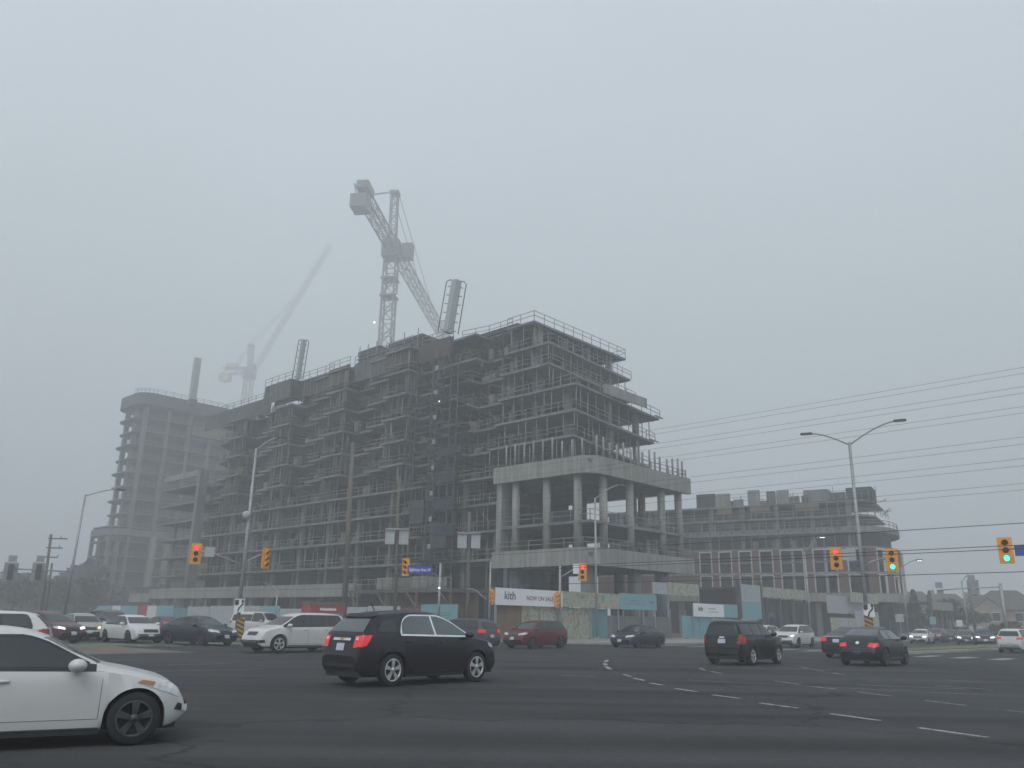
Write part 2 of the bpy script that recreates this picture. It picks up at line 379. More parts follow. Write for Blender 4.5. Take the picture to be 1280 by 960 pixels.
strip(-26,-5.2,-13,-5.2,.45,M['linewhite'],'stop_line')
o=MB().add([tuple(W(u,v,0.0)) for u,v in ((-2.0,-49),(-2.0,-32),(.8,-32),(.8,-49))],[(0,1,2,3)]).build('green_cycle_lane',M['greenpaint']); tag(o,kind='structure')
strip(-2.6,-49,-2.6,-32,.35,M['linewhite'],'stop_line')
for k in range(12): strip(-4.6,-31-1.5*k,-3.2,-31-1.5*k,.6,M['linefaint'],'crosswalk_marking')

# ------------------------------------------------------------------ the concrete block under construction
LV = [8.0,11.1,14.1,17.1,20.2,23.2,26.3,29.4,32.4,35.5]
CORN = {20.2:(3.6,1.8,21.9),23.2:(4.1,2.7,21.8),26.3:(4.4,3.3,22.6),29.4:(8.3,3.5,23.0),32.4:(9.3,4.6,23.1),35.5:(11.6,4.6,23.3)}
BAYS = []
for b in (30,43.5,57,70.5):
    BAYS += [(b-4,b,3.6),(b,b+5,1.2),(b+5,b+9.5,2.2)]
block = thing('concrete_building', 'long grey concrete block under construction with open floors behind the corner podium', 'building', SITE, SITE_ROT)
def front(level, uend):
    """slab edge walking from far u back to the corner, as (v,u)"""
    if level < 17.5:
        out=[(2.0,u) for u in (uend,)]
        return out+[(2.0,13.2)]
    cu,cv,vr = CORN[level]
    segs=[(16,20,cv+.9),(20,26,cv-1.2 if cv>3 else cv)]+BAYS
    out=[]; j = .0
    for a,b,v in reversed(segs):
        if a>=uend: continue
        b=min(b,uend); j = rnd.uniform(-.15,.15)
        out+= [(v+j,b),(v+j,a)]
    out+=[(cv,16)]
    return out
def clean(poly):
    out=[]
    for p in poly:
        if not out or (abs(p[0]-out[-1][0])+abs(p[1]-out[-1][1])>1e-4): out.append(p)
    return out
CUR = {20.2:7.6,23.2:6.7,26.3:6.4,29.4:10.2,32.4:10.9,35.5:11.7}
rails = {}
def rail(mb, pts, z, h=1.05, step=2.4, r=.028):
    for a,b in zip(pts, pts[1:]):
        a3,b3=Vector((*a,z)),Vector((*b,z)); L=(b3-a3).length
        if L<.5: continue
        n=max(1,round(L/step))
        for i in range(n+1):
            p=a3.lerp(b3,i/n); mb.bar(p,p+Vector((0,0,h)),r*2.2)
        for hh in (h,h*.55): mb.bar(a3+Vector((0,0,hh)),b3+Vector((0,0,hh)),r*2)
posts = []   # (v,u,z0,z1)
for i,z in enumerate(LV):
    t=.26
    uend = 99.0 if z<24 else (95.0 if z<31 else (86.0 if z<33 else 64.5))
    if z<17.5:
        fr = [(2.0,99.0),(2.0,86.2),(5.0,86.2),(5.0,81.5),(2.0,81.5),(2.0,13.2)] 
        # podium joins the wing
        if z in (8.0,):   poly = fr+[(.45,13.2),(.45,.45),(18.0,.45),(18.0,24),(20,24),(20,99)]
        elif z==11.1:     poly = fr+[(.55,13.0),(.55,.55),(18.4,.55),(18.4,24),(20,24),(20,99)]; 
        elif z==17.1:     poly = fr+[(.45,13.2),(.45,.45),(18.0,.45),(18.0,24),(20,24),(20,99)]
        else:             poly = fr+[(9,13.2),(9,18),(20,18),(20,99)]
        edge = fr
    else:
        cu,cv,vr = CORN[z]
        fr = front(z,uend)
        if uend==99.0: fr=[(2.0,99),(2.0,86.2),(5,86.2),(5,81.5)]+[p for p in fr if p[1]<=81.5]
        poly = fr+[(cv,cu),(vr,CUR[z]),(vr+rnd.uniform(-1,.3),20),(20,26),(20,uend)]
        edge = fr+[(cv,cu),(vr,CUR[z])]
    poly=clean(poly)
    zz = z-.3 if z==11.1 else z
    MB().prism(poly, z-t, z).build('floor_slab', M['concrete'], block)
    e=[(p[0]+.18,p[1]+.0) for p in clean(edge)]
    if z<17.5:
        mb=MB(); rail(mb,[(2.15,99),(2.15,86.3)],z); rail(mb,[(2.15,81.4),(2.15,13.4)],z); 
        if z in (11.1,): rail(mb,[(.75,12.8),(.75,.75),(18.2,.75)],z)
        mb.build('guard_rail',M['rail'],block)
    elif z<35:
        mb=MB(); rail(mb,e,z,1.05); mb.build('guard_rail',M['rail'],block)
# shoring posts
for i,z in enumerate(LV[:-1]):
    z1=LV[i+1]-.26
    if z>=17:
        cu,cv,vr = CORN.get(z,(.9,.9,17.6)); cu2,cv2,vr2=CORN.get(LV[i+1],(cu,cv,vr))
        cur=max(CUR.get(z,cu),CUR.get(LV[i+1],cu2))+.35; cu=max(cu,cu2)+.35; cv=max(cv,cv2)+.35; vr=min(vr,vr2)-.4
        u=cu
        while u<16: posts.append((0,cv+rnd.uniform(-.1,.2),u,z,z1)); u+=rnd.uniform(1.1,2.2)
        v=cv+1
        while v<vr: posts.append((0,v,cu+(cur-cu)*(v-cv)/max(1,vr-cv)+rnd.uniform(-.05,.25),z,z1)); v+=rnd.uniform(1.2,2.3)
        u=17
        while u<26: posts.append((1,cv+1.6,u,z,z1)); u+=rnd.uniform(1.2,2.6)
        for b in (30,43.5,57,70.5):
            if b>64 and z>32: continue
            for k in range(rnd.randint(6,9)): posts.append((1,rnd.choice((1.6,1.7,2.6)),b+rnd.uniform(.2,4.8),z,z1))
            for k in range(rnd.randint(3,6)): posts.append((1,rnd.uniform(2.7,4),b+5+rnd.uniform(.2,4.3),z,z1))
    else:
        u=14.5
        while u<98:
            if not 81<u<86.5: posts.append((2,2.3+rnd.uniform(0,1.2),u,z,z1))
            u+=rnd.choice((.8,1.2,1.8,3.0))
posts.sort(key=lambda p:(p[0],p[2]))
rest=MB()
for k,(pr,v,u,z0,z1) in enumerate(posts):
    r=rnd.uniform(.04,.065)
    if k<100: MB().tube([(v,u,z0),(v,u,z1)],r,6).build('shoring_post',M['post'],block)
    else: rest.tube([(v,u,z0),(v,u,z1)],r,5)
tag(rest.build('shoring_posts',M['post'],block),kind='stuff')
# things stored on the open floors: timber, pipes, table forms, wraps
mb=MB()
for i,z in enumerate(LV[:-1]):
    for k in range(26):
        u=rnd.uniform(14,(96 if z<23 else 82)); v=rnd.uniform(3.0,6.5)
        if z>17 and rnd.random()<.35: u=rnd.uniform(10,20); v=rnd.uniform(6,18)
        w,l,hh=rnd.uniform(.2,.7),rnd.uniform(.4,1.6),rnd.uniform(.3,1.7)
        mb.box(v,v+w,u,u+l,z+.004,z+hh)
    for k in range(30):
        u=rnd.uniform(14,(96 if z<23 else 82)); v=rnd.uniform(2.6,4.2); mb.bar((v,u,z+rnd.uniform(.1,1)),(v+rnd.uniform(-.2,.4),u+rnd.uniform(-2,2),z+rnd.uniform(.6,2.4)),.07)
tag(mb.build('stored_material',M['stored'],block),kind='stuff')
mb=MB()
for i,z in enumerate(LV[3:-1]):     # joists of the table forms under the next floor
    z1=LV[i+4]-.27
    for k in range(24):
        u=12+k*2.3+rnd.uniform(-.4,.4)
        if u>62 and z>31: continue
        mb.box(5.0,8.6,u,u+.12,z1-.22,z1-.004)
tag(mb.build('form_joists',M['ply'],block),kind='stuff')
# walls
def wall(v0,v1,u0,u1,z0,z1,m='concrete_shade_dark',name='shear_wall'): return MB().box(v0,v1,u0,u1,z0,z1).build(name,M[m],block)
for a,(z0,z1) in enumerate(zip([0]+LV[:-1],LV)):
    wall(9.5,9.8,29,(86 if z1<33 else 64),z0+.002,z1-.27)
for u in (17,29,35.3,42,49.2,55.6,62.5,69.4,76.2,80.9):
    ztop = 35.2 if u<64 else 32.1
    zs=[0]+LV
    for z0,z1 in zip(zs,zs[1:]):
        if z1>ztop+.5 or z1<8: continue
        v0 = 3.2 if z1<18 else 5.2
        wall(v0+rnd.choice((0,0,1.5)),9.45,u,u+.25,z0+.002,z1-.262,rnd.choice(('concrete','concrete_shade_dark','concrete_shade_dark')))
wall(5.1,19,81.3,81.5,0,32.1,'concrete'); wall(2.05,3.6,85.2,86.15,0,25.6,'concrete')   # end wall and tall fin
wall(2.02,2.4,86.2,98.9,24.6,25.6,'concrete_pale','parapet')
for z0,z1 in zip([0]+LV[:-1],LV):
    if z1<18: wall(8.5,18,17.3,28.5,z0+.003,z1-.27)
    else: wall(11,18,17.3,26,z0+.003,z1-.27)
# tower and wing columns
for u,v,w in ((12.6,6.4,.9),(12.6,11.2,.6),(12.6,16,.6),(12.6,20.6,.6),(16.6,6.6,.7),(7.0,5.2,.7),(18,20.3,.6),(6.5,12,.6),(7.2,18.5,.6)):
    z1 = 35.2 if u>9.6 else 28.9
    if u<8: z1=26.0
    MB().box(v-w/2,v+w/2,u-w/2,u+w/2,17.15,z1).build('column',M['concrete'],block)
for u in [14+6.7*k for k in range(13)]:
    if 79<u<87: continue
    MB().box(3.0,3.5,u-.3,u+.3,0.0,17.0).build('column',M['concrete'],block)
# podium
def ring(z0,z1,name,w=.45,o=0.0):
    MB().prism([(-o,13.2),(-o,1.2),(1.3,-o),(18.6+o,-o),(18.6+o,w),(1.5,w),(w,1.5),(w,13.2)],z0,z1).build(name,M['concrete_pale'],block)
ring(15.65,17.4,'podium_beam'); ring(6.75,8.45,'podium_beam')
MB().prism([(.46,13.1),(.46,1.6),(1.6,.46),(18.55,.46),(18.55,24),(9,24),(9,13.1)],15.8,16.1).build('podium_soffit',M['concrete'],block)
MB().prism([(.47,13.1),(.47,1.6),(1.6,.47),(18.5,.47),(18.5,24),(9,24),(9,13.1)],6.95,7.25).build('podium_soffit',M['concrete'],block)
for v,u in ((.95,10.7),(.95,6.4),(.95,2.4),(3.2,.95),(7.8,.95),(13.8,.95),(15.3,4.5),(17.3,.95),(17.3,7),(9.0,9.0),(15.5,13)):
    MB().tube([(v,u,8.0),(v,u,15.82)],.42,16).build('podium_column',M['concrete_pale'],block)
MB().box(.5,1.6,12.4,13.15,8.0,15.8).build('podium_column',M['concrete_pale'],block)
for v,u,r in ((2.0,2.0,.75),(9.3,1.6,.7),(14.4,1.6,.75),(2.2,11.6,.8),(9.5,8,.6),(17,9,.6)):
    MB().tube([(v,u,0.05),(v,u,6.97)],r,18).build('podium_column',M['concrete'],block)
wall(3.5,9,12.7,13.0,.05,6.9,'concrete'); wall(8.8,9.1,13.2,17,.05,15.7); wall(6,9,13.2,13.5,8.0,15.7)
for z in (1.9,4.1): wall(10.5,17.4,6.0,6.3,z,z+.35,'concrete')
# stub posts standing on the upper podium beam
for k in range(15):
    v=1.8+k*1.16+rnd.uniform(-.15,.15)
    MB().tube([(v,.6,17.3),(v,.6,17.3+rnd.choice((1.9,2.1,2.3)))],.12,8).build('stub_post',M['concrete_pale'],block)
for k in range(9):
    u=1.6+k*1.3; MB().tube([(.7,u,17.3),(.7,u,19.9 if u>4.2 else 19.3)],.10,8).build('stub_post',M['concrete_pale'],block)
mb=MB(); rail(mb,[(.3,13),(.3,1.3),(1.4,.3),(18.4,.3)],8.42,1.0); mb.build('guard_rail',M['rail'],block)
mb=MB(); rail(mb,[(18.3,.4),(18.3,13)],17.4,1.0,2.4); rail(mb,[(8,.5),(18.3,.5)],17.4,.95,1.6); mb.build('guard_rail',M['rail'],block)
MB().box(1.2,1.3,2.4,6.2,11.2,12.3).build('blue_netting',M['bluetarp'],block)
# fascia of the low canopy along the long facade
MB().box(.9,1.98,38,96,4.15,5.75).build('canopy_fascia',M['concrete_pale'],block)
MB().box(.9,1.98,96,104,3.6,5.0).build('canopy_fascia',M['concrete_pale'],block)
for u in (60,64.5,69,73.5,78,82.5,87,91.5,96):
    MB().box(2.0,2.5,u-.6,u+.5,0,4.1).build('ground_column',M['concrete_pale'],block)
MB().box(2.66,2.8,24,64.4,33.35,35.85).build('edge_formwork',M['form'],block); MB().box(1.05,2.6,57.0,57.12,33.3,36.15).build('edge_formwork',M['form'],block)
# roof edge: hanging formwork and rails
for (u0,u1,v,z1) in ((24,30,3.2,36.0),(30,35.5,1.6,35.9),(35.5,43.5,2.4,36.0),(43.5,48.5,1.6,35.9),(48.5,57,2.4,36.1),(57,64.6,.8,36.2)):
    MB().box(v,v+.2,u0+.05,u1-.05,33.3,z1).build('edge_formwork',M['form'] if u0 not in (35.5,57) else M['formgrey'],block)
    mb=MB(); u=u0+.5
    while u<u1: mb.bar((v-.08,u,rnd.uniform(32.6,33.4)),(v-.08,u,z1+.2),.07); u+=1.7
    mb.build('form_strut',M['post'],block)
    mb=MB(); rail(mb,[(v+.05,u0),(v+.05,u1)],z1,1.15,2.0); mb.build('guard_rail',M['rail'],block)
mb=MB(); rail(mb,[(4.7,16),(4.7,11.7),(23.2,11.7),(23.2,20)],35.5,1.25,1.9); rail(mb,[(4.8,24),(5.6,20),(5.6,16)],35.9,1.2,1.9); mb.build('guard_rail',M['rail'],block)
MB().box(5.2,12,14.8,24,35.55,36.1).build('edge_formwork',M['form'],block)
mb=MB()
for k in range(13): mb.bar((5.3+k*1.4,11.75,35.16),(5.3+k*1.4,15.5,35.16),.14,.16)
mb.build('slab_joist',M['form'],block)
MB().box(2.2,2.4,65,86,32.45,35.0).build('edge_formwork',M['formgrey'],block)
mb=MB(); rail(mb,[(2.3,65),(2.3,86)],35.0,1.0); mb.build('guard_rail',M['rail'],block)
for z in (35.5,32.4):   # planks sticking out at the right edge
    pass
mb=MB()
for z,cu,vr in ((26.3,6.4,22.8),(23.2,6.7,22.0),(29.4,10.2,23.2)):
    for k in range(6): mb.bar((vr-1.5,cu+k*1.7+rnd.uniform(-.3,.3),z+.08),(vr+rnd.uniform(.5,1.6),cu+k*1.7,z+.08),.22,.1)
mb.build('outrigger_plank',M['rail'],block)
MB().box(9.0,17.5,4.8,5.0,26.35,27.5).build('edge_upstand',M['concrete_pale'],block)
# interior lamps
mb=MB()
for v,u,z in ((2.6,25.5,27.6),(2.6,25.2,21.0),(2.6,26,12.5),(3.5,70,14.0)): mb.ball((v,u,z),.09,.09,.12,8,5)
mb.build('work_lamp',M['lamp_on'],block)

# things on the roof
def stack(u0,u1,v,z0,z1,label):
    t=thing('formwork_stack',label,'formwork',W((u0+u1)/2,v,z0),SITE_ROT,'formwork stacks on the block roof')
    hu=(u1-u0)/2; n=int((z1-z0)/.28)
    for k in range(n):
        MB().box(-1.6+rnd.uniform(-.1,.1),1.6,-hu+rnd.uniform(-.15,.15),hu,k*.28,k*.28+.19).build('panel',M['formgrey'],t)
    mb=MB()
    for s in (-hu*.8,0,hu*.8): mb.bar((-1.72,s,-.2),(-1.72,s,z1-z0+.5),.09)
    mb.build('upright',M['post'],t)
stack(38.8,43.6,4.6,35.6,38.2,'shorter stack of ribbed grey formwork panels on the roof left of the crane mast')
stack(30.5,37.6,5.2,35.6,38.4,'longer stack of ribbed grey formwork panels on the roof right of the crane mast')
def leaning(p, q, w, label, name='column_form'):
    t=thing(name,label,'column form',p,SITE_ROT,'tilted forms on the block roof')
    d=(q-p); L=d.length; ax=d.normalized(); rt=ax.cross(Vector((0,1,0))).normalized()
    inv=Matrix.Rotation(-SITE_ROT,3,'Z'); ax,rt=inv@ax,inv@rt
    MB().bar((0,0,0),ax*L,w*.62,w*.5).build('panel',M['grey'],t)
    for s in (-1,1):
        o=rt*s*w*.62
        MB().tube([o*1.25,o*1.25+ax*(L*.96),o*.9+ax*(L*1.0),o*.4+ax*(L*1.0)],.07,6).build('brace_pipe',M['darksteel'],t)
    mb=MB()
    for k in range(6): mb.bar(ax*(L*k/6+.3)-rt*w*.62+Vector((-.05,0,0)),ax*(L*k/6+.3)+rt*w*.62,.08)
    mb.build('waler',M['darksteel'],t)
leaning(at(560,416,99),at(571,351,99),1.7,'tall grey column form with braces tilted on the roof right of the crane')
leaning(at(372,474,119),at(380,425,119),1.0,'short grey column form tilted on the roof at its left end')

# hoist on the facade
h = thing('construction_hoist','dark lattice hoist mast with white floor plates climbing the long facade','hoist',W(24.2,1.2,0),SITE_ROT)
mb=MB()
for x,y in ((-.5,-.5),(.5,-.5),(.5,.5),(-.5,.5)): mb.bar((x,y,0),(x,y,33),.12)
k=0
while k<32:
    for a,b in (((-.5,-.5),(.5,-.5)),((.5,-.5),(.5,.5)),((.5,.5),(-.5,.5)),((-.5,.5),(-.5,-.5))): mb.bar((*a,k),(*b,k+1.4),.07); mb.bar((*a,k),(*b,k),.06)
    k+=1.4
mb.build('mast',M['darksteel'],h)
for s,z in ((-1.8,9.3),(1.9,12.3)):
    MB().box(-.8,.8,s-1.2,s+1.2,z,z+2.7).build('hoist_car',M['blacksteel'],h)
for z in LV[:-2]:
    mb=MB().box(-.9,2.6,-4.0,-.7,z-.05,z+.08).box(-.9,2.6,.7,2.8,z-.05,z+.08)
    mb.build('landing',M['form'],h)
    mb=MB().box(-1.0,-.9,-.95,-.5,z+1.3,z+1.8); pl=mb.build('floor_plate',M['grey'],h)
    MB().box(-1.03,-1.005,-.80,-.65,z+1.4,z+1.7).build('plate_mark',M['inkgrey'],pl)
for z in (20.4,17.3,14.3,11.3): MB().box(-.95,-.9,-4.6,-1.3,z-.6,z+rnd.uniform(.3,.9)).build('netting',M['bluetarp'],h)
mb=MB()
for y in (-4.4,-3.2,3.0,4.2): mb.bar((-.8,y,0),(-.8,y,31),.11)
for z in range(3,30,3): mb.bar((-.8,-4.4,z),(-.8,4.2,z),.08)
mb.build('scaffold_frame',M['darksteel'],h)
# plywood entrance canopy
e = thing('site_entrance_canopy','raw brown plywood site entrance with a flat dark canopy under the hoist','canopy',W(22,-3.5,0.13),SITE_ROT)
MB().box(-1.8,5.0,-8.5,9,4.1,4.45).build('canopy_roof',M['formgrey'],e)
MB().box(2.4,2.6,-8,6,0,4.1).build('plywood_wall',M['ply'],e)
for y in (-8.2,-3,2,7):
    mb=MB().bar((-1.6,y,0),(-1.6,y,4.1),.2); mb.bar((-1.6,y,2.6),(-1.6,y+1.6,4.1),.14); mb.build('prop',M['ply'],e)
mb=MB(); rail(mb,[(-1.7,-8.3),(-1.7,8.8)],4.45,1.1,1.2); mb.build('guard_rail',M['rail'],e)
for y in (-4.5,1.2): MB().box(-1.6,1.2,y,y+2.6,4.5,5.7).build('site_box',M['concrete_pale'],e)

# ------------------------------------------------------------------ hoarding round the corner
fence = thing('site_hoarding','mesh and panel site hoarding along the pavement under the concrete podium','fence',W(-3,-12,.13),SITE_ROT)
# local x = v from -12, y = u from -3
def fbox(x0,x1,z0,z1,m,name,y0=-.05,y1=.05): return MB().box(x0,x1,y0,y1,z0,z1).build(name,m,fence)
xs=[-3.9,-1.2,1.0,3.4,5.4,7.7,10.2,12.8,15.4,18.0,20.6]
pan=['ply','art','art','art','art','tealdark','mesh','mesh','mesh','mesh']
M['mesh']=mat('mesh_screen',(.13,.135,.135),.8,.3,.8)
for (a,b),p in zip(zip(xs,xs[1:]),pan):
    fbox(a+.04,b-.04,.1,2.55 if p!='mesh' else 2.0,M[p],'panel')
mb=MB()
for x in xs+[23.5,26.5,29,34]: mb.box(x-.05,x+.05,.06,.16,0,2.75)
mb.build('posts',M['steel'],fence)
for a,b,p in ((22.6,25.8,'teal'),(25.9,30,'teal'),(30.1,33.8,'tealdark')): fbox(a,b,.1,2.2,M[p],'panel')
fbox(24.6,24.75,.2,2.1,M['inkgrey'],'panel_seam',-.08,-.055)
# left return of the hoarding along the long facade
ret = thing('street_hoarding','long run of pale grey and teal hoarding panels along the street below the long facade','fence',W(7,-10.5,.13),SITE_ROT)
u=0; seq=[('teal',5.0,2.75),('ply',3,2.4),('grey',5,2.6),('grey',5,2.5),('white',6,2.3),('grey',5,2.3),('teal',4,2.6),('grey',6,2.6),('grey',6,2.6),('grey',6,2.5),('tealdark',4,2.3),('teal',5,2.6),('white',3,2.6),('redpaint',3,2.7),('teal',6,2.6),('white',3,2.6),('teal',6,2.6)]
for p,w,hh in seq:
    MB().box(-.05,.05,u+.05,u+w-.05,.05,hh).build('panel',M[p],ret)
    u+=w
tp=MB()
for k,(a,b,z) in enumerate(((1.0,3.9,1.95),(1.0,3.9,1.75),(1.3,3.9,1.3))): tp.box(-.07,-.052,a,b,z,z+.07)
tp.build('printed_lines',M['inkgrey'],ret)

def banner(name,label,pts,loc_v,cat='banner'): pass
# main banner: from v=-16.7 to 5.8 on the plane u=-3, real size
B_U=-3.35
def vcol(v0,v1,z0,z1,m,name,parent,y=0.0,th=.04): return MB().box(v0,v1,y-th/2,y+th/2,z0,z1).build(name,m,parent)
bn=thing('sale_banner','long white and teal sale banner hung over the corner hoarding below the podium','banner',W(B_U,-16.5,0),SITE_ROT)
vcol(.02,8.0,2.70,3.97,M['bannerwhite'],'white_sheet',bn)
vcol(8.02,16.0,2.72,4.0,M['art'],'floral_sheet',bn)
vcol(16.02,22.1,2.72,4.12,M['teal'],'teal_sheet',bn)
mb=MB()
for x in (.1,4,8,12,16,20,22): mb.bar((x,.1,0.13),(x,.1,4.0),.1)
mb.build('frame',M['steel'],bn)
# text faces -u (towards viewer): local x stays v, normal -y
def tmat(x,z,y=-.03): return Matrix.Translation((x,y,z)) @ Matrix.Rotation(R(90),4,'X')
text('kith',.86,'lettering',M['ink'],bn,tmat(.95,3.14),bold=.006)
text('NOW ON SALE',.47,'lettering',M['mauveink'],bn,tmat(3.5,3.14),sx=1.02,bold=.004)
mb=MB()
mb.box(17.6,19.0,-.035,-.025,3.5,3.58); mb.box(17.3,20.2,-.035,-.025,3.2,3.25); mb.box(20.9,21.6,-.035,-.025,3.3,3.55)
mb.build('printed_lines',M['tealdark'],bn)
b2=thing('small_sale_banner','short white and teal banner on the hoarding behind the black box-shaped suv','banner',W(B_U,12.3,0),SITE_ROT)
vcol(0,6.2,2.28,3.58,M['bannerwhite'],'white_sheet',b2); vcol(6.22,9.2,2.28,3.62,M['teal'],'teal_sheet',b2)
text('kith',.62,'lettering',M['ink'],b2,tmat(.9,2.85),bold=.006)
mb=MB().box(3.0,4.4,-.035,-.025,3.05,3.13).box(2.8,4.9,-.035,-.025,2.75,2.80); mb.build('printed_lines',M['inkgrey'],b2)
mb=MB()
for x in (.1,4.6,9.1): mb.bar((x,.1,.13),(x,.1,3.5),.1)
mb.build('frame',M['steel'],b2)
b3=thing('upper_panel_pair','grey and floral panel pair hung high between podium columns right of the long banner','panel',W(-2.6,6.2,0),SITE_ROT)
vcol(0,2.6,4.3,5.4,M['grey'],'grey_sheet',b3); vcol(2.7,8.6,4.3,5.5,M['art'],'floral_sheet',b3)
mb=MB()
for x in (.1,2.7,8.5): mb.bar((x,.1,.13),(x,.1,5.4),.14)
mb.build('frame',M['steel'],b3)
b4=thing('teal_pillar_panel','tall grey and teal panel stood on the pavement right of the small banner','panel',W(B_U,22.6,0),SITE_ROT)
vcol(0,4.6,4.0,5.9,M['grey'],'grey_sheet',b4); vcol(0,4.6,2.2,3.98,M['teal'],'teal_sheet',b4)
mb=MB()
for x in (-.3,4.9): mb.bar((x,.15,.13),(x,.15,6.3),.35)
mb.build('frame',M['darksteel'],b4)
# waste skip
sk=thing('waste_bin','dark red steel waste bin beside the hoarding below the white banner','bin',at(635,795,74)*1.0,SITE_ROT); sk.location.z=.13
MB().add([(-.9,-.7,.1),(.9,-.7,.1),(.9,.7,.1),(-.9,.7,.1),(-1.0,-.8,1.6),(1.0,-.8,1.6),(1.0,.8,1.9),(-1.0,.8,1.9)],[(3,2,1,0),(0,1,5,4),(1,2,6,5),(2,3,7,6),(3,0,4,7)]).build('bin_body',M['redpaint'],sk)
MB().box(-1.04,1.04,-.84,.84,1.9,1.96).build('lid',M['blacksteel'],sk)

# ------------------------------------------------------------------ far round-cornered tower (left, in the fog)
tw=thing('fogbound_tower','tall fog-faded concrete tower frame at the far left behind the long block','building',W(162.5,22.2,0),SITE_ROT)
K=1.36   # storey height about 3.6 m
TL=[K*(3.6+2.62*k) for k in range(15)]
def tbox(*q): return MB().box(*(K*x for x in q))
def rounded(v0,v1,u0,u1,r=2.5):
    v0,v1,u0,u1,r=(K*q for q in (v0,v1,u0,u1,r))
    pts=[]
    for cx,cy,a0 in ((v0+r,u0+r,180),(v1-r,u0+r,270),(v1-r,u1-r,0),(v0+r,u1-r,90)):
        pts+=[(cx+r*math.cos(R(a0+15*i)),cy+r*math.sin(R(a0+15*i))) for i in range(7)]
    return pts
for k,z in enumerate(TL):
    if z<17.5*K: pl=rounded(-2.6,24,0,11)
    else: pl=rounded(-.6 - (.35 if k%2 else 0),25,0,11,3)
    MB().prism(pl,z-.28,z).build('floor_slab',M['concrete'],tw)
    mb=MB(); rail(mb,pl[:9]+[pl[9]],z,1.0,2.0,.04); mb.build('guard_rail',M['rail'],tw)
MB().prism(rounded(-2.8,24.2,-.2,11.2),15.0*K,16.2*K).build('podium_beam',M['concrete'],tw)
MB().prism(rounded(2.4,24,3.2,10),0.0*K,41.0*K).build('core_wall',M['concrete_shade_dark'],tw)
MB().prism(rounded(-1.2,23.5,2.6,10),0.0*K,15.0*K).build('core_wall',M['concrete_shade_dark'],tw)
for v in (.8,5.2,9.6,14,18.5,23):
    tbox(v-.32,v+.32,.5,1.2,0,39.8).build('column',M['concrete'],tw)
for u in (5,9): tbox(.3,1.0,u-.5,u+.5,16,39.8).build('column',M['concrete'],tw)
for v,u in ((-2.2,1.5),(-2.2,6),(-2.2,9.5),(-1.0,.7)): tbox(v-.3,v+.3,u-.3,u+.3,0,15).build('column',M['concrete'],tw)
MB().prism(rounded(-1.1,25.4,-.4,11.4,3),40.1*K,42.4*K).build('roof_formwork',M['formgrey'],tw)
mb=MB(); rail(mb,rounded(-1.1,25.4,-.4,11.4,3)[:10],42.4*K,1.1,2.2,.04); mb.build('guard_rail',M['rail'],tw)
tbox(9.5,16.5,-1.2,-.6,35.3,37.2).build('form_panel',M['ply'],tw)
for v in (5.0,7.6): tbox(v-.55,v+.55,-.9,-.3,3.6,15).build('pale_pier',M['concrete_pale'],tw)
pb=at(240,503,228); t=thing('boom_mast','pale upright placing boom mast on the foggy far tower roof','mast',pb,SITE_ROT)
MB().box(-.75,.75,-.75,.75,0,12.5).build('mast',M['grey'],t); MB().box(-1,1,-1,1,-.8,.7).build('collar',M['darksteel'],t)

# small low building and annex left of tower base are hidden behind the queue of cars
# ------------------------------------------------------------------ right-hand brick block
RB_AZ=R(-59)      # its long face runs away to the left
rb0=at(1086,790,138); rb0.z=0
rb=thing('brick_building','lower unfinished block with dark brick bands and white framed windows right of the podium','building',rb0,R(90)-RB_AZ)
# local x runs along the long face (to the left in the picture), outward normal is +y?  inner side decided below
dX=Vector((math.sin(RB_AZ),math.cos(RB_AZ),0)); dY=Vector((-dX.y,dX.x,0))
SY = 1 if (-rb0).dot(dY)<0 else -1     # +SY*y is away from the viewer
def rx(px,py):  # distance along the long face and height of a picture point
    d=ray(px,py); n=dY; k=(rb0-Vector((0,0,EYE))).dot(n)/d.dot(n); p=Vector((0,0,EYE))+d*k
    return (p-rb0).dot(dX), p.z
RZ={n:at(1080,y,138).z for n,y in (('roof',622),('l5',641),('beam1',657),('beam0',664.5),('btop',682),('line',717),('base',741),('baseb',752))}
LEN=rx(852,700)[0]+16; DEP=20
def rbox(x0,x1,y0,y1,z0,z1,m,name,parent=None): 
    a,b=sorted((SY*y0,SY*y1)); return MB().box(x0,x1,a,b,z0,z1).build(name,m,parent or rb)
def rpoly(inset=0.0, bulge=True):
    r=5.0-inset; pts=[]
    # rounded right hand end
    pts=[(LEN,inset),(0.5,inset)]
    if bulge: pts+=[( -0.5-4.2*math.sin(R(a))+inset, SY*0+ inset+ (DEP-2*inset)*.5*(1-math.cos(R(a)))) for a in range(15,180,15)]
    pts+=[(0.5,DEP-inset),(LEN,DEP-inset)]
    pts=[(x,SY*y) for x,y in pts]
    return pts if SY<0 else pts[::-1]
def rslab(z,t,inset,m,name): MB().prism(rpoly(inset),z-t,z).build(name,m,rb)
for n,ins in (('l5',1.2),('roof',1.6)): MB().prism([(x,SY*y) for x,y in ((LEN,ins),(-.6,ins),(-2.2,4),(-2.2,DEP-4),(LEN,DEP-4))][::(-1 if SY>0 else 1)],RZ[n]-.3,RZ[n]).build('floor_slab',M['concrete'],rb)
MB().prism(rpoly(1.1),RZ['btop'],RZ['beam0']).build('recessed_wall',M['concrete_shade_dark'],rb) if False else MB().prism([(x,SY*y) for x,y in ((2.5,2.4),(-2.6,4.2),(-3.4,8),(-3.2,12),(2.5,15))][::(-1 if SY>0 else 1)],RZ['btop']+.03,RZ['beam0']-.003).build('recessed_wall',M['concrete_shade_dark'],rb)
rslab(RZ['beam1'],RZ['beam1']-RZ['beam0'],0.0,M['concrete'],'transfer_slab')
rslab(RZ['btop']+.02,.3,.35,M['concrete'],'floor_slab')
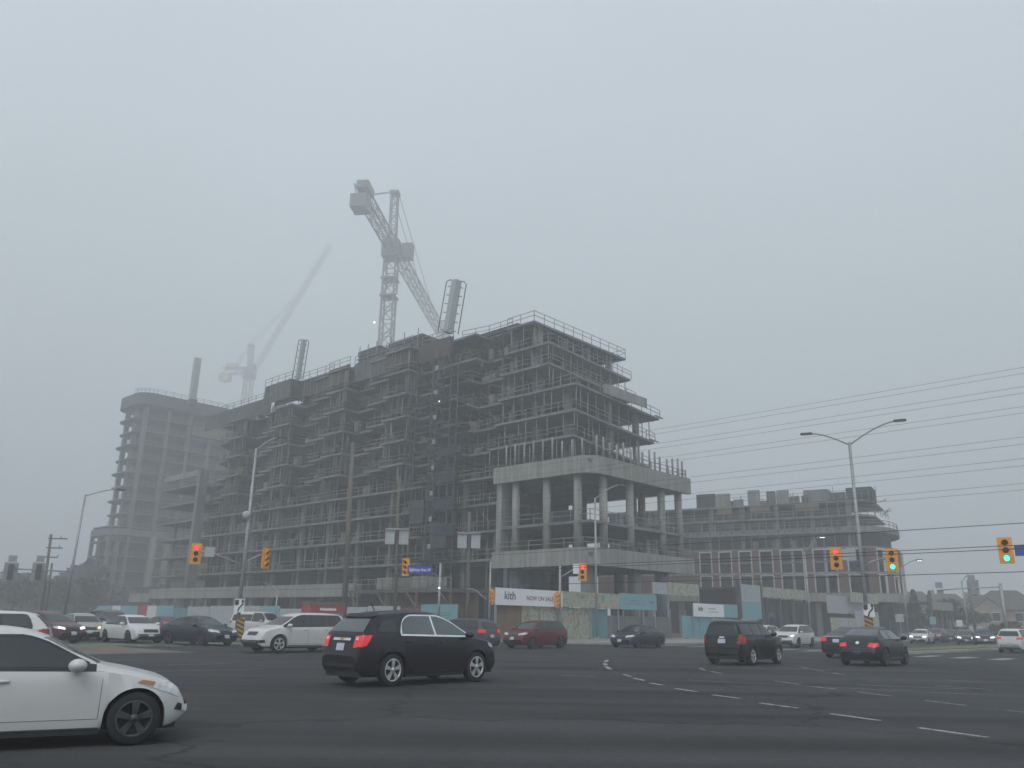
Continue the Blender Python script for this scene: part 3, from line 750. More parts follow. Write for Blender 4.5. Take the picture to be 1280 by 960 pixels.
rslab((RZ['btop']+RZ['line'])/2,.25,.5,M['concrete'],'floor_slab')
rslab(RZ['base'],RZ['base']-RZ['baseb'],-.15,M['concrete_pale'],'base_band')
rbox(3,LEN-.5,4.6,DEP-2,0,RZ['roof']-.4,M['concrete_shade_dark'],'core_wall')
rbox(-2,2.9,8,12,0,RZ['beam0'],M['concrete_shade_dark'],'core_wall')
x=1.5
while x<LEN-1:
    rbox(x-.3,x+.3,1.9,2.5,RZ['beam1'],RZ['roof']-.3,M['concrete'],'column')
    rbox(x-.25,x+.25,.9,1.4,RZ['btop'],RZ['beam0'],M['concrete'],'column')
    rbox(x-.4,x+.4,.8,1.6,0,RZ['baseb'],M['concrete'],'column')
    x+=5.6
for k in range(34):  # bright plates and openings seen through
    pass
mb=MB(); pp=rpoly(1.3); pp=pp if SY<0 else pp[::-1]; rail(mb,pp[:8],RZ['l5'],.95,2.2,.035); mb.build('guard_rail',M['rail'],rb)
mb=MB(); pp=rpoly(.2); pp=pp if SY<0 else pp[::-1]; rail(mb,pp[:9],RZ['beam1'],1.0,2.4,.035); mb.build('guard_rail',M['rail'],rb)
mb=MB()
x=.8
while x<LEN:
    y=-SY*.012; mb.box(x-.18,x+.18,min(0,y),max(0,y)+.001,RZ['beam0']+.35,RZ['beam0']+.75); x+=1.9
mb.build('beam_pocket',M['blacksteel'],rb)
# brick bands with window openings
wins=[(874,890),(898,915),(923,940),(949,966.5),(975,1005),(1016,1046),(1059,1077)]
wx=sorted([tuple(sorted((rx(a,700)[0],rx(b,700)[0]))) for a,b in wins])
def band(z0,z1,name,top_gap=.25):
    prev=.2
    for a,b in wx+[(LEN-.2,LEN-.2)]:
        y0,y1=sorted((0.0,SY*.35))
        if a-prev>.05: MB().box(prev,a,y0,y1,z0,z1).build(name,M['brick'],rb)
        prev=b
    for a,b in wx:
        ys=sorted((-SY*.04,SY*.12)); fw=.19
        f=MB().box(a,a+fw,*ys,z0+.05,z1).box(b-fw,b,*ys,z0+.05,z1).box(a+fw,b-fw,*ys,z1-fw,z1)
        wn=f.build('window',M['framewhite'],rb)
        ys=sorted((SY*.05,SY*.16))
        mm=MB()
        if z1-z0>4: mm.box(a+fw,b-fw,*ys,(z0+z1)/2-.15,(z0+z1)/2+.12)
        if b-a>3: mm.box((a+b)/2-.2,(a+b)/2+.2,SY*.5 if SY>0 else -.9,.9 if SY>0 else -.5,z0+.05,z1-.1)
        if mm.v: mm.build('mullion',M['steel'],wn)
band(RZ['line']+.35,RZ['btop']-.3,'brick_wall'); band(RZ['base'],RZ['line'],'brick_wall')
# rounded end brick: thin curved strips
def curved(z0,z1):
    angs=[5,24,38,54,66,84,98,120,175]; fill=[1,0,1,0,1,0,1,1]
    P=lambda a,o=0:(-0.5-(4.2+o)*math.sin(R(a))+.1, SY*((DEP*.5)*(1-math.cos(R(a)))*(1)+.0))
    for (a,b),f in zip(zip(angs,angs[1:]),fill):
        n=max(1,int((b-a)/6)); mb=MB(); fm=MB()
        for i in range(n):
            p,q=P(a+(b-a)*i/n),P(a+(b-a)*(i+1)/n)
            if f: mb.bar((*p,(z0+z1)/2),(*q,(z0+z1)/2),.3,z1-z0)
        if not f:
            p,q=P(a,.06),P(b,.06)
            for e in (p,q): fm.box(e[0]-.16,e[0]+.16,e[1]-.16,e[1]+.16,z0+.05,z1)
            fm.bar((*p,z1-.15),(*q,z1-.15),.3,.3); fm.build('window',M['framewhite'],rb)
        else: mb.build('brick_wall',M['brick'],rb)
curved(RZ['line']+.35,RZ['btop']-.3); curved(RZ['base'],RZ['line'])
rslab(RZ['line']+.33,.3,-.12,M['concrete_pale'],'string_course')
# roof clutter of the brick block
def rpanel(x0px,x1px,ytop,ybot,m,name,y=2.2,th=.5):
    a,b=sorted((rx(x0px,ytop)[0],rx(x1px,ytop)[0])); rbox(a,b,y,y+th,RZ['roof']+.01,RZ['roof']+(ybot-ytop)*.136,m,name)
rpanel(889,907,617,634,M['concrete_pale'],'wall_panel'); rpanel(865,888,616,634,M['concrete_shade_dark'],'wall_panel')
rpanel(928,943,611,631,M['concrete_pale'],'wall_panel',3); rpanel(952,963,613,630,M['formgrey'],'wall_panel',3)
rpanel(964,979,610,628,M['concrete_pale'],'wall_panel',3.4); rpanel(997,1028,607,624,M['concrete'],'stair_core',4,4)
rpanel(1032,1052,611,622,M['formgrey'],'wall_panel',3); rpanel(1053,1086,605,620,M['concrete_shade_dark'],'stair_core',2.5,5)
mb=MB()
for px in list(range(895,1095,9)):
    xx=rx(px,620)[0]; mb.bar((xx,SY*2.0,RZ['roof']),(xx,SY*2.0,RZ['roof']+rnd.uniform(1.0,2.6)),.08)
for zz in (.9,1.5): mb.bar((rx(895,620)[0],SY*2.0,RZ['roof']+zz),(rx(1085,620)[0],SY*2.0,RZ['roof']+zz*1.05),.06)
mb.build('guard_rail',M['rail'],rb)
for a,b in ((893,912),(936,960),(992,1022)):
    x0,x1=sorted((rx(a,640)[0],rx(b,640)[0])); rbox(x0,x1,1.35,1.5,RZ['roof']-1.4,RZ['roof']-.3,M['ply'],'form_panel')
mb=MB()
for k in range(12):
    a=rnd.uniform(0,360); p=(-2.6+rnd.uniform(-1.6,1.2),SY*rnd.uniform(2,7),RZ['roof']-rnd.uniform(-.4,2.4)); q=(p[0]+rnd.uniform(-1.4,1.4),p[1]+rnd.uniform(-1,1),p[2]+rnd.uniform(-.8,.8)); mb.bar(p,q,.1)
mb.build('scaffold_frame',M['rail'],rb)
mb=MB()
for a in (940,965,990,1015,1060,1075,1090): 
    xx=rx(a,690)[0]
    mb.box(xx,xx+.9,SY*4.3 if SY>0 else -4.55,SY*4.55 if SY>0 else -4.3,RZ['btop']+.3,RZ['beam0']-.6)
mb.build('wrapped_opening',M['white'],rb)

for k in range(26):
    px=rnd.uniform(880,1088); xx=rx(px,620)[0]; y=rnd.uniform(2.4,8); hh=rnd.uniform(.5,2.9); w=rnd.uniform(.1,.9)
    if w<.35: MB().bar((xx,SY*y,RZ['roof']+.003),(xx+rnd.uniform(-.3,.3),SY*y,RZ['roof']+hh+.8),.13).build('roof_post',M['post'],rb)
    else: a_,b_=sorted((SY*y,SY*(y+.25))); MB().box(xx,xx+w*2.2,a_,b_,RZ['roof']+.004,RZ['roof']+hh*.7).build('form_panel',M[rnd.choice(('formgrey','form','concrete'))],rb)
for z0,z1 in ((RZ['btop']+.05,RZ['beam0']-.02),(RZ['beam1']+.02,RZ['l5']-.32),(RZ['l5']+.02,RZ['roof']-.32)):
    x=1.0
    while x<LEN-2:
        MB().bar((x,SY*1.75,z0),(x,SY*1.75,z1),.11).build('shoring_post',M['post'],rb); x+=rnd.uniform(1.6,3.4)
# low showroom pavilions in front of it
def pavilion(p, w, d, hgt, label, sign):
    t=thing('sales_pavilion',label,'pavilion',p,SITE_ROT,'dark pavilions on the right')
    MB().box(0,w,0,d,hgt-.25,hgt-.05).build('roof',M['darksteel'],t)
    MB().box(.3,w-.3,d-.2,d,0,hgt-.3).build('back_wall',M['blacksteel'],t)
    MB().box(-.1,w+.1,-.3,-.1,hgt-1.3,hgt).build('fascia',sign,t)
    for k in range(5): x=w*k/4; MB().box(x-.15,x+.15,0,.3,0,hgt-.3).build('column',M['darksteel'],t)
    MB().box(.2,w-.2,.5,.56,.9,hgt-1.4).build('glazing',M['pavglass'],t)
    MB().box(0,w*.5,-.2,.1,0,1.0).build('plinth',M['concrete_pale'],t)
    return t
p=at(944,790,112); p.z=.1
pavilion(p,16,8,6.3,'dark glazed sales pavilion with a floral fascia behind the two white queueing cars',M['art'])
p=at(1040,790,120); p.z=.1
t=thing('hoarding_row','row of pale floral hoarding panels below the brick building beside the median pole','fence',p,SITE_ROT)
for k in range(6): MB().box(k*3,k*3+2.9,0,.08,.1,2.6 if k<3 else 3.6).build('panel',M['art'] if k%2==0 else M['grey'],t)
MB().box(2,17,1,1.2,3.2,5.6).build('screen_wall',M['grey'],t)
MB().box(8.5,19,.2,.4,4.8,6.2).build('fascia',M['art'],t)
p=at(1168,793,150); p.z=.1
pavilion(p,11,7,5.6,'small dark pavilion with a pale fascia among the houses on the far right',M['concrete_pale'])
p=at(1128,795,150); p.z=.1
t=thing('site_office','low grey site office with a flat roof left of the small far pavilion','hut',p,SITE_ROT)
MB().box(0,9,0,4,0,3.0).build('wall',M['darksteel'],t); MB().box(3.5,9.2,-.1,3,3.02,5.2).build('upper_wall',M['grey'],t); MB().box(-.2,9.3,-.2,4.2,5.22,5.4).build('roof',M['blacksteel'],t)

# ------------------------------------------------------------------ cranes
def lattice(mb, a, b, w, n, chord=.16, brace=.08):
    a,b=Vector(a),Vector(b); d=(b-a).normalized(); up=Vector((0,0,1)) if abs(d.z)<.9 else Vector((0,1,0))
    x=d.cross(up).normalized()*w/2; y=x.cross(d).normalized()*w/2
    cs=[x+y,-x+y,-x-y,x-y]
    for c in cs: mb.bar(a+c,b+c,chord)
    for i in range(n):
        p,q=a.lerp(b,i/n),a.lerp(b,(i+1)/n)
        for j in range(4):
            c1,c2=cs[j],cs[(j+1)%4]
            if i%2: c1,c2=c2,c1
            mb.bar(p+c1,q+c2,brace); mb.bar(p+c1,p+c2,brace*.9)
def tower_crane(base, top, mastw, jib_az, jib_len, cj_len, label, cwmat, head, luff=0.0):
    t=thing('tower_crane',label,'crane',(base.x,base.y,0),R(90)-jib_az,'tower cranes in the fog')
    H=top
    s=mastw/2.2
    mb=MB(); lattice(mb,(0,0,0),(0,0,H-1.5*s),mastw*.8,int(H/(mastw*.95)),.22*s,.12*s); mb.build('mast',M['crane'],t)
    mb=MB().box(-1.3*s,1.3*s,-1.3*s,1.3*s,H-1.5*s,H+1.2*s); mb.build('slewing_unit',M['crane'],t)
    c=MB().box(.6*s,2.2*s,-2.9*s,-1.4*s,H-1.0*s,H+1.4*s).build('cab',M['crane'],t)
    MB().box(2.205*s,2.23*s,-2.7*s,-1.6*s,H+.1*s,H+1.2*s).build('cab_window',M['glass'],c)
    mb=MB(); lattice(mb,(1.2*s,0,H+.8*s),(jib_len*math.cos(luff),0,H+.8*s+jib_len*math.sin(luff)),(.95 if luff else 1.5)*s,int(jib_len/(1.9*s)),(.09 if luff else .16)*s,(.05 if luff else .08)*s); mb.build('jib',M['crane'],t)
    mb=MB(); lattice(mb,(-1.2*s,0,H+.5*s),(-cj_len,0,H+.5*s),1.5*s,int(cj_len/(1.9*s)),.18*s,.1*s)
    mb.box(-cj_len,-cj_len*.72,-.8*s,.8*s,H-.35*s,H-.2*s); mb.build('counter_jib',M['crane'],t)
    MB().box(-cj_len-.3*s,-cj_len+2.2*s,-1.1*s,1.1*s,H-2.2*s,H-.3*s).build('counterweight',cwmat,t)
    MB().box(-cj_len+1.0*s,-cj_len+4.0*s,-.8*s,.8*s,H+1.3*s,H+2.4*s).build('winch_house',cwmat,t)
    mb=MB(); lattice(mb,(0,0,H+1.2*s),(-.4*s,0,H+head),1.0*s,8,.16*s,.08*s); mb.box(-1.0*s,.4*s,-.7*s,.7*s,H+head-.6*s,H+head); mb.build('tower_head',M['crane'],t)
    mb=MB()
    for yy in (-.5*s,.5*s):
        mb.tube([(-.4*s,yy,H+head),(-cj_len+3*s,yy,H+1.2*s)],.07*s,5); mb.tube([(-.4*s,yy,H+head),(jib_len*.55*math.cos(luff),yy,H+1.6*s+jib_len*.55*math.sin(luff))],.06*s,5)
    mb.build('pendant',M['crane'],t)
    return t
CR_D=290
pv=at(490,312,CR_D); mb_=at(485,420,CR_D)
cr1=tower_crane(Vector((pv.x,pv.y,0)),pv.z,5.6,R(6.5),125,44,'large tower crane with lattice jib pointing away above the roof of the long block',M['crane'],at(483,240,CR_D).z-pv.z)
for z,nm in ((at(480,372,CR_D).z,'platform'),(at(480,350,CR_D).z,'platform')):
    MB().box(-3,3,-3,3,z,z+.7).build(nm,M['crane'],cr1)
for pxy in ((495,370),(468,403)):
    q=at(*pxy,CR_D); l=Vector((q.x-pv.x,q.y-pv.y,q.z)); l.rotate(Matrix.Rotation(-(R(90)-R(6.5)),3,'Z'))
    MB().ball(l,.38,.38,.38).build('site_lamp',M['lamp_on'],cr1)
pv2=at(312,466,600)
tower_crane(Vector((pv2.x,pv2.y,0)),pv2.z,6.4,R(96),112,21,'faint distant tower crane with yellowish counterweight almost lost in fog above the far tower',M['craneyellow'],22,R(62))

# ------------------------------------------------------------------ houses, trees far right and left
def house(p, w, d, hw, hr, label, rz, gable=True):
    t=thing('brick_house',label,'house',p,rz,'brick houses on the far right')
    MB().box(-w/2,w/2,-d/2,d/2,0,hw).build('wall',M['housebrick'],t)
    o=.5
    r=MB().add([(-w/2-o,-d/2-o,hw),(w/2+o,-d/2-o,hw),(w/2+o,d/2+o,hw),(-w/2-o,d/2+o,hw),(-w*.16,0,hw+hr),(w*.16,0,hw+hr)],[(0,1,5,4),(1,2,5),(2,3,4,5),(3,0,4),(3,2,1,0)]).build('roof',M['roof'],t)
    if gable:
        g=MB().add([(-w*.42,-d/2-1.2,hw-.3),(w*.02,-d/2-1.2,hw-.3),(-w*.2,-d/2-1.2,hw+hr*.62),(-w*.2,0,hw+hr*.62),(-w*.42,-d/2+.2,hw-.3),(w*.02,-d/2+.2,hw-.3)],[(0,1,2),(0,2,3,4),(2,1,5,3)]).build('gable',M['roof'],t)
        MB().add([(-w*.40,-d/2-1.25,0),(0,-d/2-1.25,0),(0,-d/2-1.25,hw-.2),(-w*.2,-d/2-1.25,hw+hr*.5),(-w*.40,-d/2-1.25,hw-.2),(-w*.40,-d/2,0),(0,-d/2,0),(0,-d/2,hw),(-w*.4,-d/2,hw)],[(0,1,2,3,4),(0,4,8,5),(1,6,7,2)]).build('gable_wall',M['housebrick'],t)
    for x in (-w*.28,-w*.12,w*.15,w*.33):
        for z in ((hw*.6,hw*.6+1.4),):
            y=-d/2-(1.28 if gable and x<0 else .03)
            wn=MB().box(x-.55,x+.55,y-.03,y,z[0],z[1]).build('window',M['glass'],t)
            MB().box(x-.68,x+.68,y-.05,y-.01,z[0]-.15,z[0]-.02).box(x-.68,x+.68,y-.05,y-.01,z[1]+.02,z[1]+.15).build('frame',M['white'],wn)
    MB().box(w*.3,w*.3+.8,0,.9,hw+hr*.3,hw+hr+.3).build('chimney',M['housebrick'],r)
    MB().box(w*.02+.3,w*.02+1.3,-d/2-.04,-d/2-.01,0,2.1).build('door',M['darksteel'],t)
def hp(px,D): p=at(px,790,D); p.z=0; return p
house(hp(1147,200),11,11,5.2,3.9,'pale brick house with peaked roof behind the left conifer on the far right',R(-28))
house(hp(1188,205),12,11,5.0,3.8,'pale brick house with a broad hipped roof behind the small dark pavilion',R(-30))
house(hp(1232,185),9,10,4.7,3.2,'pale brick house with front gable right of the bushy tree',R(-32))
house(hp(1262,182),13,11,5.0,3.6,'pale brick house with long grey roof at the right edge of the photo',R(-32))
house(hp(1118,230),12,11,4.4,3.4,'small distant brick house showing past the end of the brick building',R(-26))
def leaves(mb, c, rx_, ry_, rz_, n, size, hollow=.35):
    for _ in range(n):
        while True:
            a=Vector((rnd.uniform(-1,1),rnd.uniform(-1,1),rnd.uniform(-1,1)))
            if hollow<a.length<1: break
        p=Vector(c)+Vector((a.x*rx_,a.y*ry_,a.z*rz_)); s=size*rnd.uniform(.6,1.4)
        q=Vector((rnd.gauss(0,1),rnd.gauss(0,1),rnd.gauss(0,1))).normalized(); e1=q.orthogonal().normalized()*s; e2=q.cross(e1).normalized()*s*.7
        mb.add([p-e1-e2*.3,p+e2,p+e1,p-e2],[(0,1,2,3)])
def conifer(p,hgt,r,label,grp='conifers by the far houses'):
    t=thing('conifer_tree',label,'tree',p,rnd.uniform(0,6),grp)
    MB().tube([(0,0,0),(0,0,hgt*.5),(0,0,hgt*.97)],.22,7,.03).build('trunk',M['bark'],t)
    mb=MB()
    for k in range(16):
        z=hgt*(.10+.88*k/16); rr=r*(1-k/16.5)
        for j in range(9):
            a=rnd.uniform(0,6.28); leaves(mb,(math.cos(a)*rr*.6,math.sin(a)*rr*.6,z-rr*.12),rr*.5+.1,rr*.5+.1,.35,14,.20,0)
    mb.build('crown',M['leaf'],t)
def broad(p,hgt,r,label,m='leaf2',n=1500,grp=None,size=.22):
    t=thing('broad_tree',label,'tree',p,rnd.uniform(0,6),grp)
    tr=MB().tube([(0,0,0),(.05,0,hgt*.3),(0,.1,hgt*.6)],.2,7,.09)
    mb=MB()
    for k in range(9):
        a=rnd.uniform(0,6.28); e=Vector((math.cos(a)*r*rnd.uniform(.3,.75),math.sin(a)*r*rnd.uniform(.3,.75),hgt*rnd.uniform(.45,.88)))
        tr.tube([(0,0,hgt*rnd.uniform(.2,.5)),e*.6+Vector((0,0,hgt*.15)),e],.07,5,.02)
        leaves(mb,e,r*rnd.uniform(.3,.55),r*rnd.uniform(.3,.55),hgt*rnd.uniform(.1,.2),n//9,size,.2)
    tr.build('trunk',M['bark'],t); mb.build('crown',M[m],t)
conifer(hp(1147,160),8.2,2.2,'broad dark conifer in front of the peaked brick house on the far right')
conifer(hp(1167,190),9.2,1.7,'slim pointed conifer rising between two brick houses on the far right')
broad(hp(1212,165),6.6,4.4,'dense dark bushy tree right of the small far pavilion','leaf',2600)
broad(hp(1240,150),2.2,1.8,'low tan leafless shrub in front of the gabled house','leaf2',900)
broad(hp(1272,140),2.6,2.0,'yellowish small tree at the right edge in front of the long-roofed house','leaf2',1200)
for px,D,hg,r,lb in ((10,185,8.6,6.5,'low dark tree at the far left edge behind the white hatchback'),(38,200,8.0,6.0,'low dark tree beside the crossarm pole on the far left'),(90,185,8.6,5.2,'dark round tree behind the leaning street lamp on the left'),(112,210,8.0,4.6,'fog-grey tree at the foot of the foggy tower')):
    broad(hp(px,D),hg,r,lb,'leaf',1500,'dark trees on the far left',.3)
mb=MB()
for k in range(7000):
    a=R(rnd.uniform(-46,-20)); D=rnd.uniform(215,300); s=rnd.uniform(.8,1.7)
    hh=9.5+2.5*math.sin(a*37)+1.8*math.sin(a*91)+ (D-235)*.06
    p=Vector((math.sin(a)*D,math.cos(a)*D,rnd.uniform(.02,1)**.8*hh))
    q=Vector((rnd.gauss(0,1),rnd.gauss(0,1),rnd.gauss(0,1))).normalized(); e1=q.orthogonal().normalized()*s; e2=q.cross(e1)*s
    mb.add([p-e1,p+e2,p+e1,p-e2],[(0,1,2,3)])
tag(mb.build('woodland',M['leaf']),'far wooded slope fading into fog at the left','woodland',kind='stuff')

# ------------------------------------------------------------------ poles, lamps, signals, signs
def base(p): return Vector((p.x,p.y,0.0))
def face_az(p,target=(0,0)):   # z rotation so local -y looks at target
    d=Vector((target[0]-p.x,target[1]-p.y)); return math.atan2(d.x,-d.y)
def curve_arm(a,b,rise,n=8):
    a,b=Vector(a),Vector(b); return [a.lerp(b,i/n)+Vector((0,0,rise*math.sin(math.pi*(i/n)*.5)*(1)-rise*(i/n))) for i in range(n+1)]
def lamp_post(pb, top, lamps, label, r=.13, name='street_lamp', lit=False, group=None):
    t=thing(name,label,'street lamp',pb,0,group)
    MB().tube([(0,0,0),Vector(top)-pb],r,10,r*.62).build('pole',M['steel'],t)
    MB().box(-.2,.2,-.2,.2,0,.35).build('pole_base',M['steel'],t)
    for L in lamps:
        e=Vector(L)-pb; s=Vector(top)-pb-Vector((0,0,.15))
        MB().tube(curve_arm(s,e,abs(e.z-s.z)*.5+.25),.05,6).build('arm',M['steel'],t)
        d=Vector((e.x-s.x,e.y-s.y,0)).normalized()
        l=MB().bar(e-d*.1,e+d*.62,.26,.12).build('luminaire',M['darksteel'],t)
        MB().bar(e+d*.05-Vector((0,0,.075)),e+d*.5-Vector((0,0,.075)),.16,.02).build('lens',M['lamp_on'] if lit else M['headlamp'],l)
    return t
# one traffic light built once
def make_signal():
    t=thing('traffic_light','x','traffic light')
    MB().box(-.36,.36,-.0,.04,-.72,.72).build('backboard',M['sigyellow'],t)
    hs=MB().box(-.19,.19,.045,.28,-.6,.6).build('housing',M['sigyellow'],t)
    for k,z in enumerate((.42,0,-.42)):
        ln=MB().lathe([(0.001,-.035),(.08,-.032),(.15,-.005)],'y',18,(0,0,z)).build('lens',M['lensdark'],t)
        mb=MB(); n=14; vs=[];fs=[]
        for i in range(n+1):
            a=R(-30+240*i/n); 
            for y in (-.0,-.24+.10*(abs(i-n/2)/(n/2))): vs.append((.17*math.cos(a),y,z+.17*math.sin(a)))
        for i in range(n): fs.append((2*i,2*i+1,2*i+3,2*i+2))
        mb.add(vs,fs,True); mb.build('visor',M['sigyellow'],ln)
    return t
SIG=make_signal(); sig_used=[False]
LENS={}
for ch in SIG.children:
    if ch.name.startswith('lens'):
        LENS[round(sum(v.co.z for v in ch.data.vertices)/len(ch.data.vertices),2)]=ch.data
def signal(p, rz, lit, label, scale=1.0):
    if not sig_used[0]: o=SIG; sig_used[0]=True; o.location=p; o.rotation_euler=(0,0,rz); o['label']=label
    else:
        o=clone(SIG,p,rz,label)
        for ch,src in zip(sorted(o.children,key=lambda c:c.name),sorted(SIG.children,key=lambda c:c.name)): pass
        for ch in o.children:
            if ch.name.startswith('lens'):
                c=sum((Vector(b) for b in ch.bound_box),Vector())/8
                ch.data=LENS[min(LENS,key=lambda z:abs(z-c.z))]
                if 'label' in ch.keys(): del ch['label']
    o.scale=(scale*.94,)*3; o['group']='yellow traffic lights at the junction'
    if lit:
        z={'red':.42,'green':-.42}[lit]
        for ch in o.children:
            if ch.name.startswith('lens'):
                c=sum((Vector(b) for b in ch.bound_box),Vector())/8
                if abs(c.z-z)<.08:
                    ch.data=ch.data.copy(); ch.data.materials[0]=M[lit+'_on']; ch['label']=lit+' lit lens'
    return o
def pole_with_arms(pb, top, arms, label, r=.12, group='signal poles'):
    t=thing('signal_pole',label,'pole',pb,0,group)
    MB().tube([(0,0,0),Vector(top)-pb],r,10,r*.8).build('pole',M['steel'],t)
    MB().box(-.22,.22,-.22,.22,0,.3).build('pole_base',M['steel'],t)
    for a in arms:
        MB().tube([Vector(x)-pb for x in a],.055,6).build('arm',M['steel'],t)
    return t
def plate(p, rz, w, hgt, m, name, label, cat, group=None, mark=None):
    t=thing(name,label,cat,p,rz,group)
    MB().box(-w/2,w/2,-.015,.015,-hgt/2,hgt/2).build('plate',m,t)
    if mark: mark(t)
    return t
def arm_px(D, pts): return [at(x,y,D) for x,y in pts]
# left median pole: tall lamp with two signal arms
D=58; pb=base(at(299,760,D)); top=at(317,560,D); top.x,top.y=pb.x,pb.y
t=lamp_post(pb,top,[at(348,547,D)],'tall grey lamp pole with two signal arms on the left median',.14,'lamp_pole')
for pts in ([(303,706),(285,699),(262,690),(250,689)],[(304,706),(312,700),(324,694),(331,693)]):
    MB().tube([q-pb for q in arm_px(D,pts)],.055,6).build('signal_arm',M['steel'],t)
MB().ball(at(306,644,D)-pb+Vector((.15,-.1,0)),.28,.28,.3).build('traffic_camera',M['grey'],t)
q=at(245,692,D); signal(q,face_az(q),'red','yellow traffic light showing red on the left median pole')
q=at(333,698,D); signal(q,face_az(q)+R(48),None,'unlit yellow traffic light on the right arm of the left median pole')
q=at(262,690,D-.3); plate(q,face_az(q),.62,.62,M['grey'],'turn_sign','small pale sign on the arm beside the left red traffic light','sign')
def keep_right(px,py,D,label,hz_label,size=(.75,.95)):
    q=at(px,py,D)
    def mk(t):
        w,h=size
        MB().tube([(-.05,-.03,-.34),(.02,-.03,-.12),(.2,-.03,.08),(.2,-.03,.30)],.045,6).build('arrow',M['ink'],t)
        MB().add([(.2,-.035,.42),(.08,-.035,.24),(.32,-.035,.24)],[(0,1,2)]).build('arrow_head',M['ink'],t)
        MB().add([(-.28,-.035,.36),(-.28,-.035,.08),(-.18,-.035,-.0),(-.04,-.035,.08),(-.04,-.035,.36)],[(0,1,2,3,4)]).build('island_mark',M['ink'],t)
    plate(q,face_az(q),*size,M['signwhite'],'keep_right_sign',label,'sign',None,mk)
    q=at(px+1 if px<600 else px+1,py+ (29 if px<600 else 22),D)
    def mk2(t):
        for k in range(5):
            z=-.58+k*.27
            MB().add([(-.24,-.02,z+.12),(.24,-.02,z-.10),(.24,-.02,z+.03),(-.24,-.02,z+.25)],[(0,1,2,3)]).build('stripe',M['ink'],t)
    plate(q,face_az(q),.5,1.4,M['barbroken'],'hazard_marker',hz_label,'sign',None,mk2)
keep_right(299,757,57,'white keep right sign with black arrow on the left median','amber and black striped hazard marker below the left keep right sign',(.62,.85))
# street name pole
D=66; pb=base(at(547,796,D)); top=at(547,704,D); top.x,top.y=pb.x,pb.y
pole_with_arms(pb,top,[arm_px(D,[(547,720),(535,713),(520,710),(510,708)])],'grey pole carrying the blue street name sign in front of the hoist')
q=at(507,709,D); signal(q,face_az(q)-R(38),None,'unlit yellow traffic light turned away beside the blue street name sign')
q=at(525,712,D-.25)
def mk(t): text('Eglinton Ave W',.34,'lettering',M['signwhite'],t,Matrix.Translation((0,-.02,-.12))@Matrix.Rotation(R(90),4,'X'),.004,'CENTER',.006,.78)
plate(q,face_az(q),1.95,.62,M['signblue'],'street_name_sign','blue street name sign lettered in white on a grey pole arm','sign',None,mk)
q=at(549,735,D-.2); t=thing('pole_lamp','small bright white lamp on the street name pole','lamp',q); MB().ball((0,0,0),.07,.07,.07).build('bulb',M['lamp_on'],t); MB().box(-.09,.09,.05,.3,-.09,.09).build('housing',M['darksteel'],t)
# bracket pole left of the banner
D=70; pb=base(at(611,800,D)); top=at(612,702,D); top.x,top.y=pb.x,pb.y
pole_with_arms(pb,top,[arm_px(D,[(611,751),(604,746),(596,739),(590,736),(584,736)])],'thin grey pole with a bent bracket at the left end of the sale banner',.10)
q=at(615,746,D-.5); signal(q,face_az(q)-R(74),None,'yellow traffic light turned sideways at the left end of the sale banner',.95)
# pole with red signal at the podium
D=69; pb=base(at(700,797,D)); top=at(699,707,D); top.x,top.y=pb.x,pb.y
pole_with_arms(pb,top,[arm_px(D,[(700,722),(710,716),(720,710),(727,709)])],'grey pole with short arm standing before the long sale banner')
q=at(728,715,D-.2); signal(q,face_az(q),'red','yellow traffic light showing red below the middle of the podium beam',1.05)
q=at(720,711,D-.3); plate(q,face_az(q),.5,.8,M['signwhite'],'turn_sign','small pale sign left of the red light under the podium','sign')
q=at(697,750,D-.5); signal(q,face_az(q)+R(72),None,'dark yellow traffic light turned sideways at the middle of the sale banner',.95)
# right median pole
D=55; pb=base(at(1087,800,D)); top=at(1066.5,553,D); top.x,top.y=pb.x,pb.y
t=lamp_post(pb,top,[at(1013,542,D),at(1119,526,D)],'tall grey twin-armed lamp pole on the right median',.14,'lamp_pole')
for pts in ([(1078,705),(1070,700),(1062,694),(1050,693)],[(1078,709),(1090,702),(1100,699),(1110,698)]):
    MB().tube([q-pb for q in arm_px(D,pts)],.055,6).build('signal_arm',M['steel'],t)
q=at(1045,698,D-.2); signal(q,face_az(q),'red','yellow traffic light showing red on the right median pole')
q=at(1115,700,D-.2); signal(q,face_az(q),'green','yellow traffic light showing green on the right median pole')
q=at(1061,693,D-.2); plate(q,face_az(q),.8,.7,M['grey'],'turn_sign','small grey sign beside the right red traffic light','sign')
keep_right(1086,763,D-.4,'white keep right sign with black arrow on the right median pole','amber and black striped hazard marker behind the black beetle-shaped car',(.6,.75))
# overhead near arm with green light at right edge
D=50; q=at(1257,688,D); signal(q,face_az(q)+R(6),'green','large yellow traffic light showing green at the right edge against the sky')
e1=at(1450,676,D); pbx=base(e1); 
pole_with_arms(pbx,e1+Vector((0,0,.6)),[[at(1262,686,D+.3),at(1330,684,D+.3),e1]],'signal pole with long mast arm holding the right edge green light',.16)
q=at(1281,688,D); plate(q,face_az(q),.9,.55,M['signblue'],'street_name_sign','plain blue sign cut by the right edge beside the green light','sign')
